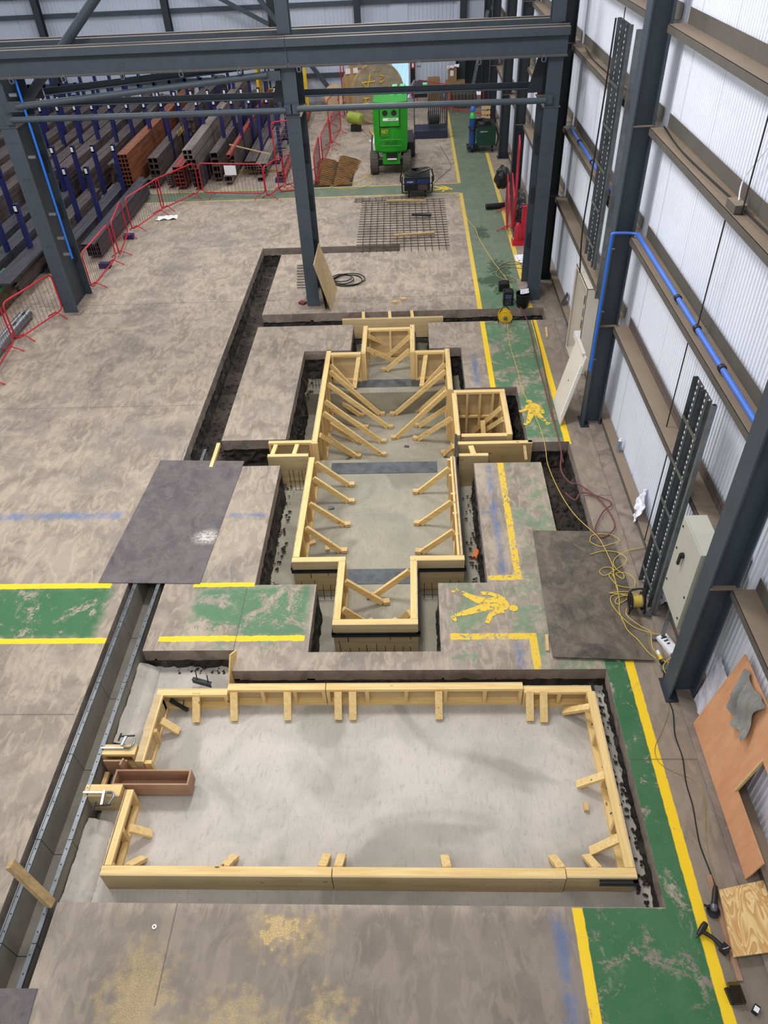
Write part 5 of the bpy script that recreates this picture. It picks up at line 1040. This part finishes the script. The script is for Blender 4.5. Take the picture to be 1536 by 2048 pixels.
S(-11.1, 13.6, 16.6, 3, 7, .18, .05, .05, BARB, 'grey sheet pack bar at the left edge behind the nearest barriers', 'grey sheet packs', hollow=False, jit=.03)
for x, r, l in ((-9.17, .07, 'thinner grey pipe'), (-8.98, .10, 'thicker slotted grey pipe')):
    t = thing('steel_pipe', f'{l} lying behind the nearest red barriers', 'pipe', (x, 13.5, 0)); MB().ring((x, 13.6, r+.002), (0, 1, 0), r, r*.85, 4.4, 20).build('pipe', plain('grey_pipe', (120, 122, 124), .4, .4) if 0 else GALV, t)
    if r > .08:
        for y in (15.1, 15.6): MB().box((x-.04, y-.07, 2*r-.006), (x+.02, y+.07, 2*r+.006)).build('slot', BLACK, t)
t = thing('chalk_mark', 'yellow hand-painted size on the side of a brown section', 'marking', (-8.15, 26.5, 1.0)); 
text('10 2.88 2', .26, (-8.02, 27.9, .98), (0, 1, 0), (0, 0, 1), YELC, t, 'painted_size')
t = thing('timber_batten', 'thin timber batten lying across the red beam and the flat bundles', 'timber', (-5.3, 26.0, .98)); MB().bar((-5.95, 25.95, .99), (-4.7, 26.1, .62), .06, .025).build('batten', OLDW, t)
# yellow side loader behind the racks
t = thing('yellow_forklift', 'yellow forklift parked behind the racks at the back', 'forklift', (-5.2, 34.2, 0)); x, y = -5.15, 34.6
MB().prism([(x-1.0, .3), (x+.6, .3), (x+.75, .8), (x+.6, 1.05), (x-.1, 1.05), (x-.2, .85), (x-1.0, .8)], y-.5, y+.5, 1).build('chassis', YEL, t)
MB().box((x-.75, y-.45, 1.95), (x+.55, y+.45, 2.05)).build('roof', YEL, t)
for dx in (-.75, .5): MB().box((x+dx, y-.45, .8), (x+dx+.06, y-.39, 1.95)).box((x+dx, y+.39, .8), (x+dx+.06, y+.45, 1.95)).build('roof_post', BLACK, t)
MB().box((x-.1, y-.3, 1.05), (x+.4, y+.3, 1.25)).box((x+.3, y-.3, 1.25), (x+.42, y+.3, 1.7)).build('seat', BLACK, t); MB().box((x-1.15, y-.4, .1), (x-1.05, y+.4, 2.3)).build('mast', YEL, t)
for dx in (-.7, .5): MB().cyl((x+dx, y-.52, .3), (x+dx, y-.3, .3), .3, 20).build('wheel', RUBBER, t)
tag(MB().box((-4.35, 34.2, 0), (-4.22, 34.35, 2.4)).build('yellow_post', YEL), 'yellow upright post behind the middle portal leg', 'post')
# ---------------------------------------------------------------- cable drums
def drumf(c, ax, r, m, t, nm='flange', th=.07):
    c = Vector(c); ax = Vector(ax).normalized(); MB().cyl(c-ax*th/2, c+ax*th/2, r, 48).build(nm, m, t)
FC = Vector((-1.26, 32.1, 1.06)); AXD = Vector((.42, -1.15, 0)).normalized(); RC = FC-AXD*1.25
t = thing('cable_drum', 'huge weathered wooden cable drum with yellow and orange spray marks', 'cable drum', (-1.3, 32.6, 0))
drumf(FC, AXD, 1.06, DRUMW, t); drumf(RC, AXD, 1.06, DRUMB, t); MB().cyl(RC, FC, .55, 32).build('core', DRUMB, t); MB().ring(FC, AXD, 1.065, 1.0, .09, 48).build('rim_band', DRUMB, t)
UX = Vector((0,0,1)).cross(AXD).normalized()
def FP(u, v, o=.05): return FC+UX*u+Vector((0, 0, v))+AXD*o
def spray(pts, m, r=.022, mirror=1): MB().tube([FP(u, v) for u, v in pts], r, 6).build('spray_mark', m, t)
for pts in (((-.62,.42),(-.1,.42)), ((-.28,.72),(-.32,.5),(-.42,.2)), ((-.62,.42),(-.42,.2)), ((.1,.6),(.28,.55),(.14,.48),(.28,.42),(.1,.36)), ((-.12,.02),(.2,.02)), ((.0,.0),(-.1,-.18)), ((.05,.0),(.12,-.1),(.02,-.16),(.14,-.26)), ((-.6,-.12),(-.36,-.12)), ((-.5,-.12),(-.52,-.3)), ((-.62,-.3),(-.4,-.3)), ((-.3,-.6),(-.15,-.66),(.0,-.58)), ((-.12,.8),(-.1,.76)), ((.05,.8),(.07,.76)), ((.1,-.62),(.16,-.68),(.2,-.6))): spray(pts, YEL)
for pts in (((.35,.22),(.5,.0)), ((.5,.22),(.38,.02),(.28,.0),(.3,-.08)), ((.42,-.1),(.5,-.2),(.42,-.28),(.36,-.18),(.42,-.1)), ((.66,-.2),(.8,-.22)), ((.68,-.28),(.78,-.3))): spray(pts, ORAN)
for k in (-.03, .22):
    p = RC+AXD*.06+UX*(-.52-k*1.3)+Vector((0, 0, .62)); MB().bar(p-UX*.1, p+UX*.1, .02, .18, (0,0,1)).build('paper_tag', WHITE, t)
t = thing('cable_spool', 'small pale wooden spool leaning by the back wall brace', 'spool', (-3.5, 35, 0)); c = Vector((-3.2, 34.9, .45)); ax = Vector((.3, -1, .25)).normalized()
drumf(c, ax, .43, SPOOL, t, th=.05); drumf(c-ax*.4, ax, .43, SPOOL, t, th=.05); MB().cyl(c-ax*.4, c, .2, 20).build('core', SPOOL, t)
for a in range(7): q = c+ax*.026+Vector((math.cos(a*.9)*.2, 0, math.sin(a*.9)*.2)); MB().cyl(q, q+ax*.01, .02, 8).build('hole', BLACK, t)
t = thing('gas_tank', 'yellow-green horizontal tank on a low frame before the big cable drum', 'tank', (-2.2, 31.5, 0))
MB().tube([(-2.35, 31.3, .45), (-2.33, 31.25, .45), (-1.9, 30.9, .45), (-1.86, 30.87, .45)], [.14, .2, .2, .14], 20).build('tank_body', plain('lime', (152, 166, 66), .5), t); MB().box((-2.3, 30.95, 0), (-1.9, 31.25, .2)).build('frame', BLACK, t)
tag(MB().bar((-1.55, 30.9, .05), (-1.35, 29.9, .05), .1, .07).build('chock', OLDW), 'timber chock at the foot of the big cable drum', 'timber'); paper((-1.35, 29.6, .02), (1,0,0), (0,1,0), .35, .3, 'white scrap lying before the big cable drum', .02)
# ---------------------------------------------------------------- green boom lift
x0, x1, yb = -1.17, -.10, 25.35
t = thing('boom_lift', 'green wheeled boom lift with the yellow number 487', 'boom lift', (-.64, 26.2, 0))
xc = (x0+x1)/2
def arc(w, bow, y): return [(xc+w*(k/10-.5), y-bow*(1-(2*k/10-1)**2)) for k in range(11)]
def shell(levels, m, nm, back):
    vs = []; 
    for z, w, bow in levels: vs += [(p[0], p[1], z) for p in arc(w, bow, yb+.18)]+[(xc+w/2, back, z), (xc-w/2, back, z)]
    n = 13; L = len(levels); mb = MB(); mb.add(vs, [(r*n+i, r*n+(i+1) % n, (r+1)*n+(i+1) % n, (r+1)*n+i) for r in range(L-1) for i in range(n)]+[tuple(range(n))[::-1], tuple((L-1)*n+i for i in range(n))]); return mb.build(nm, m, t)
shell([(.70, .86, .12), (.76, 1.0, .17), (.95, 1.06, .19), (2.08, 1.10, .19), (2.16, 1.06, .17)], GREEN, 'counterweight_cover', 26.6)
f0 = yb-.012
def strip(x, z, w, h, m, nm, y=f0-.01): return MB().box((x-w/2, y-.012, z-h/2), (x+w/2, y+.02, z+h/2)).build(nm, m, t)
strip(xc-.02, 1.80, .60, .62, plain('lift_green_panel', (46, 162, 42), .35), 'rear_panel'); strip(xc-.02, 1.49, .6, .025, BLACK, 'panel_gap'); strip(xc-.335, 1.68, .025, .9, BLACK, 'panel_gap'); strip(xc+.29, 1.8, .02, .62, BLACK, 'panel_gap')
for dx in (-.16, .12): MB().cyl((xc+dx, f0-.03, 1.88), (xc+dx, f0-.02, 1.88), .085, 20).build('vent', BLACK, t)
strip(xc+.01, 1.70, .48, .075, WHITE, 'white_strip', f0-.02); text('NIFTYLIFT', .06, (xc+.06, f0-.036, 1.70), (1,0,0), (0,0,1), BLACK, t, 'strip_lettering')
strip(xc-.17, 1.33, .28, .25, plain('lift_dark_panel', (50, 140, 30), .4), 'number_panel'); text('487', .15, (xc-.19, f0-.03, 1.35), (1,0,0), (0,0,1), YEL, t, 'fleet_number')
o_ = [(xc+.36*s*(1 if abs(s) < 1 else 1), 0) for s in (1,)]
lp = [Vector((xc+cx+.08*math.cos(math.radians(a0+30*k)), f0-.006, 1.02+cz+.06*math.sin(math.radians(a0+30*k)))) for cx, cz, a0 in ((.30,.03,0), (-.30,.03,90), (-.30,-.03,180), (.30,-.03,270)) for k in range(4)]
MB().tube(lp, .010, 6, closed=True).build('raised_oval', GREEN, t); text('niftylift', .15, (xc, f0-.012, 1.02), (1,0,0), (0,0,1), plain('embossed_green', (24, 112, 26), .35), t, 'raised_logo', .006)
MB().box((xc-.28, yb+.1, .35), (xc+.28, 27.8, .68)).build('chassis', GREEN, t); MB().box((xc+.3, 26.1, .42), (xc+.72, 27.6, .82)).build('side_tray', BLACK, t); MB().box((xc-.62, 26.2, .42), (xc-.3, 27.6, .8)).build('side_cover', WHITE, t)
strip(xc+.02, .62, .36, .16, BLACK, 'chassis_plate', yb+.06); strip(xc+.02, .52, .30, .045, WHITE, 'plate_sticker', yb+.05)
MB().box((xc-.5, yb+.28, .26), (xc+.5, yb+.42, .40)).build('axle', BLACK, t)
def wheel(x, y, r, w, s):
    mb = MB().tube([(x-w/2, y, r), (x-w/2+.02, y, r), (x+w/2-.02, y, r), (x+w/2, y, r)], [r*.9, r, r, r*.9], 32)
    o = mb.build('wheel', RUBBER, t); m = MB()
    for k in range(22):
        a = 2*math.pi*k/22; c = Vector((x, y+r*math.cos(a), r+r*math.sin(a)))
        for q in (-1, 1): m.bar(c+Vector((q*w*.05, 0, 0)), c+Vector((q*w*.46, .02*math.sin(a), -.02*math.cos(a))), .035, .02, (0, math.cos(a), math.sin(a)))
    m.build('tread', RUBBER, o); MB().cyl((x+s*w/2*1.01, y, r), (x+s*w/2*1.05, y, r), r*.55, 20).build('hub', BLACK, o)
for x, y in ((xc-.56, 25.75), (xc+.50, 25.75), (xc-.60, 27.6), (xc+.64, 27.6)): wheel(x, y, .34, .27, 1 if x < xc else 1)
for dx in (-.0, .26): MB().bar((xc+.05+dx, 26.3, 2.15), (xc+.14+dx, 27.5, 2.16), .16, .16).build('boom', GREENL, t)
MB().bar((xc+.5, 26.4, 2.1), (xc+.78, 28.0, 2.2), .05, .08).build('boom_link', GALV, t)
t = thing('work_platform', 'black caged platform with tank and hanging cables behind the green lift', 'platform', (.5, 30.5, 0))
MB().box((.12, 29.6, .0), (1.35, 30.6, .26)).build('deck', plain('navy_deck', (40, 44, 70), .5), t); MB().box((.1, 29.7, 1.35), (.62, 30.4, 1.75)).build('control_box', BLACK, t); MB().cyl((.65, 30.0, .62), (1.05, 30.05, .62), .22, 18).build('tank', GALVD, t)
m = MB()
for x in (.14, 1.33):
    for y in (29.62, 30.58): m.cyl((x, y, .26), (x, y, 1.5), .02, 8)
m.cyl((.14, 29.62, 1.5), (1.33, 29.62, 1.5), .02, 8).cyl((.14, 30.58, 1.5), (1.33, 30.58, 1.5), .02, 8).cyl((1.33, 29.62, 1.5), (1.33, 30.58, 1.5), .02, 8); m.build('cage_rail', GALVD, t)
m = MB()
for k in range(9): m.tube(smooth([(.68+.07*k, 29.6, 1.5), (.66+.07*k, 29.55, 1.0), (.69+.07*k, 29.57, .35)], 3), .018, 6)
m.build('hanging_cables', BLACK, t); MB().cyl((.45, 29.65, 1.78), (.60, 29.65, 1.78), .05, 10).build('green_lamp', GREENL, t)
# rusty plates
for k in range(13):
    y = 24.6+.2*k; dx = -.012*k
    tag(MB().prism([(-2.98+dx*2, .02), (-2.90+dx, .20), (-2.62, .10), (-2.52, .02), (-2.5, .02), (-2.44, .22), (-2.30, .24), (-2.02-dx, .12), (-1.98-dx*2, .02)], y, y+.03, 1).build('rusty_plate', RUST), f'rusty profiled steel plate in the row beside the red barriers, {ORD[k]} from the near end', 'plate', 'rusty profiled plates in a row')
tag(MB().box((-3.15, 24.5, 0), (-1.9, 27.1, .012)).build('gap_shade_sheet', REBARD), 'dark sheet added under the rusty plates as shade in their gaps', 'gap_shade_sheet')  # thin dark sheet added so the gaps between plates read as shade
# engine welder
x, y = .18, 23.5; t = thing('engine_welder', 'black and blue engine driven welder on castors with cables on top', 'welder', (x, y, 0))
MB().box((x-.40, y-.28, .20), (x+.38, y+.38, .58)).build('housing', BLACK, t); MB().box((x-.37, y-.295, .40), (x-.06, y-.28, .53)).box((x-.02, y-.295, .40), (x+.35, y-.28, .53)).build('blue_panel', plain('deep_blue', (34, 52, 104), .4), t)
MB().box((x+.02, y-.292, .22), (x+.30, y-.28, .38)).build('grey_panel', plain('dim_red_grey', (88, 62, 66), .5), t); text('arcgen', .07, (x-.22, y-.30, .47), (1,0,0), (0,0,1), WHITE, t, 'welder_lettering')
MB().tube(smooth([(x-.46, y-.3, .62), (x-.46, y-.3, .25), (x-.38, y-.3, .15), (x+.36, y-.3, .15), (x+.44, y-.3, .25), (x+.44, y-.3, .62)], 4), .02, 8).build('tube_frame', BLACK, t); MB().tube(smooth([(x-.46, y+.4, .62), (x-.46, y+.4, .2), (x+.44, y+.4, .2), (x+.44, y+.4, .62)], 4), .02, 8).build('tube_frame', BLACK, t)
for dx in (-.26, .24):
    for dy in (-.22, .32): MB().cyl((x+dx-.025, y+dy, .075), (x+dx+.025, y+dy, .075), .075, 14).build('castor', BLACK, t)
for k in range(6): MB().tube([(x-.15+.05*k+(.2+.02*k)*math.cos(a*.4), y+.05+(.22)*math.sin(a*.4), .61+.02*k+.02*math.sin(a)) for a in range(16)], .016, 6, closed=True).build('cable_coil', BLACK, t)
# green welder with cylinder
t = thing('mig_welder', 'dark green welder trolley standing by the far wall column', 'welder', (2.55, 27.9, 0))
MB().box((2.30, 27.6, .22), (2.92, 28.5, .82)).build('housing', GREEND, t); MB().box((2.30, 27.6, .82), (2.92, 28.5, .84)).build('top', BLACK, t); text('migatronic', .06, (2.5, 27.592, .68), (1,0,0), (0,0,1), WHITE, t, 'welder_lettering')
for x, r in ((2.10, .13), (2.80, .09)): MB().cyl((x, 27.75, r), (x+.05, 27.75, r), r, 18).build('wheel', BLACK, t)
MB().box((1.95, 27.65, .12), (2.35, 28.2, .16)).build('cylinder_shelf', BLACK, t)
for k in range(4): MB().tube([(2.5+.3*math.cos(a*.4), 28.0+.25*math.sin(a*.4), .86+.025*k+.01*math.sin(a*2)) for a in range(16)], .018, 6, closed=True).build('torch_lead', BLACK, t)
MB().tube(smooth([(2.92, 27.7, .8), (3.0, 27.65, .5), (2.95, 27.62, .2)], 4), .03, 8).build('side_cable', BLACK, t)
t = thing('gas_cylinder', 'blue gas cylinder with green shoulder beside the green welder', 'gas cylinder', (2.13, 27.9, .16))
MB().cyl((2.13, 27.9, .16), (2.13, 27.9, 1.05), .115, 20).build('cylinder_body', plain('cylinder_blue', (34, 74, 130), .4), t); MB().tube([(2.13, 27.9, 1.05), (2.13, 27.9, 1.14), (2.13, 27.9, 1.22), (2.13, 27.9, 1.24)], [.115, .105, .06, .04], 20).build('shoulder', plain('shoulder_green', (60, 190, 90), .4), t)
MB().tube([(2.13, 27.9, 1.24), (2.13, 27.9, 1.28), (2.13, 27.9, 1.42), (2.13, 27.9, 1.48)], [.05, .085, .08, .03], 14).build('valve_guard', BLUEP, t)
MB().tube([(2.13+.13*math.cos(a*.4), 27.85+.13*math.sin(a*.4), .75+.03*math.sin(a)) for a in range(16)], .03, 6, closed=True).build('wrapped_lead', BLACK, t)
t = thing('pallet', 'pale slatted pallet standing on edge behind the green welder', 'pallet', (2.75, 29.8, 0))
for k in range(2): MB().box((2.62+.22*k, 29.8, 0), (2.66+.22*k, 29.9, 1.15)).build('runner', SAND, t)
for k in range(7): MB().box((2.58, 29.76, .03+.17*k), (2.90, 29.8, .13+.17*k)).build('slat', SAND, t)
# cartons and clutter at the back
for (x, y, w, h, l) in ((.75, 35.0, .5, .9, 'left'), (1.5, 35.1, .8, .75, 'right')): tag(MB().box((x, y, 0), (x+w, y+.5, h)).build('carton', plain('cardboard', (150, 120, 84), .8)), f'brown carton stack at the back wall, {l} one', 'carton')
t = thing('carton', 'tall brown carton with white paper on top at the back wall', 'carton', (1.75, 35.2, .75)); MB().box((1.6, 35.2, .75), (1.95, 35.5, 1.25)).build('carton_body', plain('cardboard_2', (150, 120, 84), .8), t); MB().box((1.68, 35.19, .95), (1.82, 35.2, 1.15)).build('label', WHITE, t)
paper((1.8, 35.35, 1.28), (1, 0, .1), (0, 1, .1), .5, .4, 'white paper lying on the tall brown carton', .03)
t = thing('equipment_crate', 'dark wire crate in the back right corner', 'crate', (2.1, 33.9, 0)); m = MB()
for k in range(8): m.cyl((1.7+.14*k, 33.9, .02), (1.7+.14*k, 33.9, .6), .012, 6)
m.build('bars', BLACK, t); MB().box((1.68, 33.95, .0), (2.72, 34.6, .5)).build('contents', RUBBER, t)
t = thing('red_sign_pole', 'pair of slim red poles beside the big cable drum', 'pole', (-2.95, 34, 0))
for dx in (0, .12): MB().cyl((-2.72+dx, 33.6, 0), (-2.78+dx, 33.6, 2.4), .02, 8).build('pole', RED, t)
t = thing('wall_extinguisher_sign', 'red and white sign plate by the bright opening', 'sign', (.05, 35.98, 1)); MB().box((.02, 35.94, .2), (.22, 36.04, 1.6)).build('post', BLACK, t); MB().box((.06, 35.93, 1.15), (.2, 35.94, 1.4)).build('plate', RED, t); MB().box((.09, 35.925, 1.2), (.17, 35.93, 1.34)).build('symbol', WHITE, t)
MB().box((.04, 35.93, .1), (.24, 35.94, .35)).build('plate', RED, t)

# ---------------------------------------------------------------- rough concrete haunch beside the drain channel
for ya, yb in ((2.9, 3.83), (4.77, 5.95)):
    def hf(u, v):
        y = ya+(yb-ya)*v; x = -3.69+.26*u+.03*nz(0, y, 0, 4); z = -.325+(.13*(1-u)**.7 if u < .99 else 0)+.02*nz(x, y, 0, 12)*(1-u)+.012*nz(x, y, 0, 30)
        return (x, y, max(z, -.34))
    struct(MB().sheet(hf, 14, int((yb-ya)/.03)).build('trim_5', SLAB))
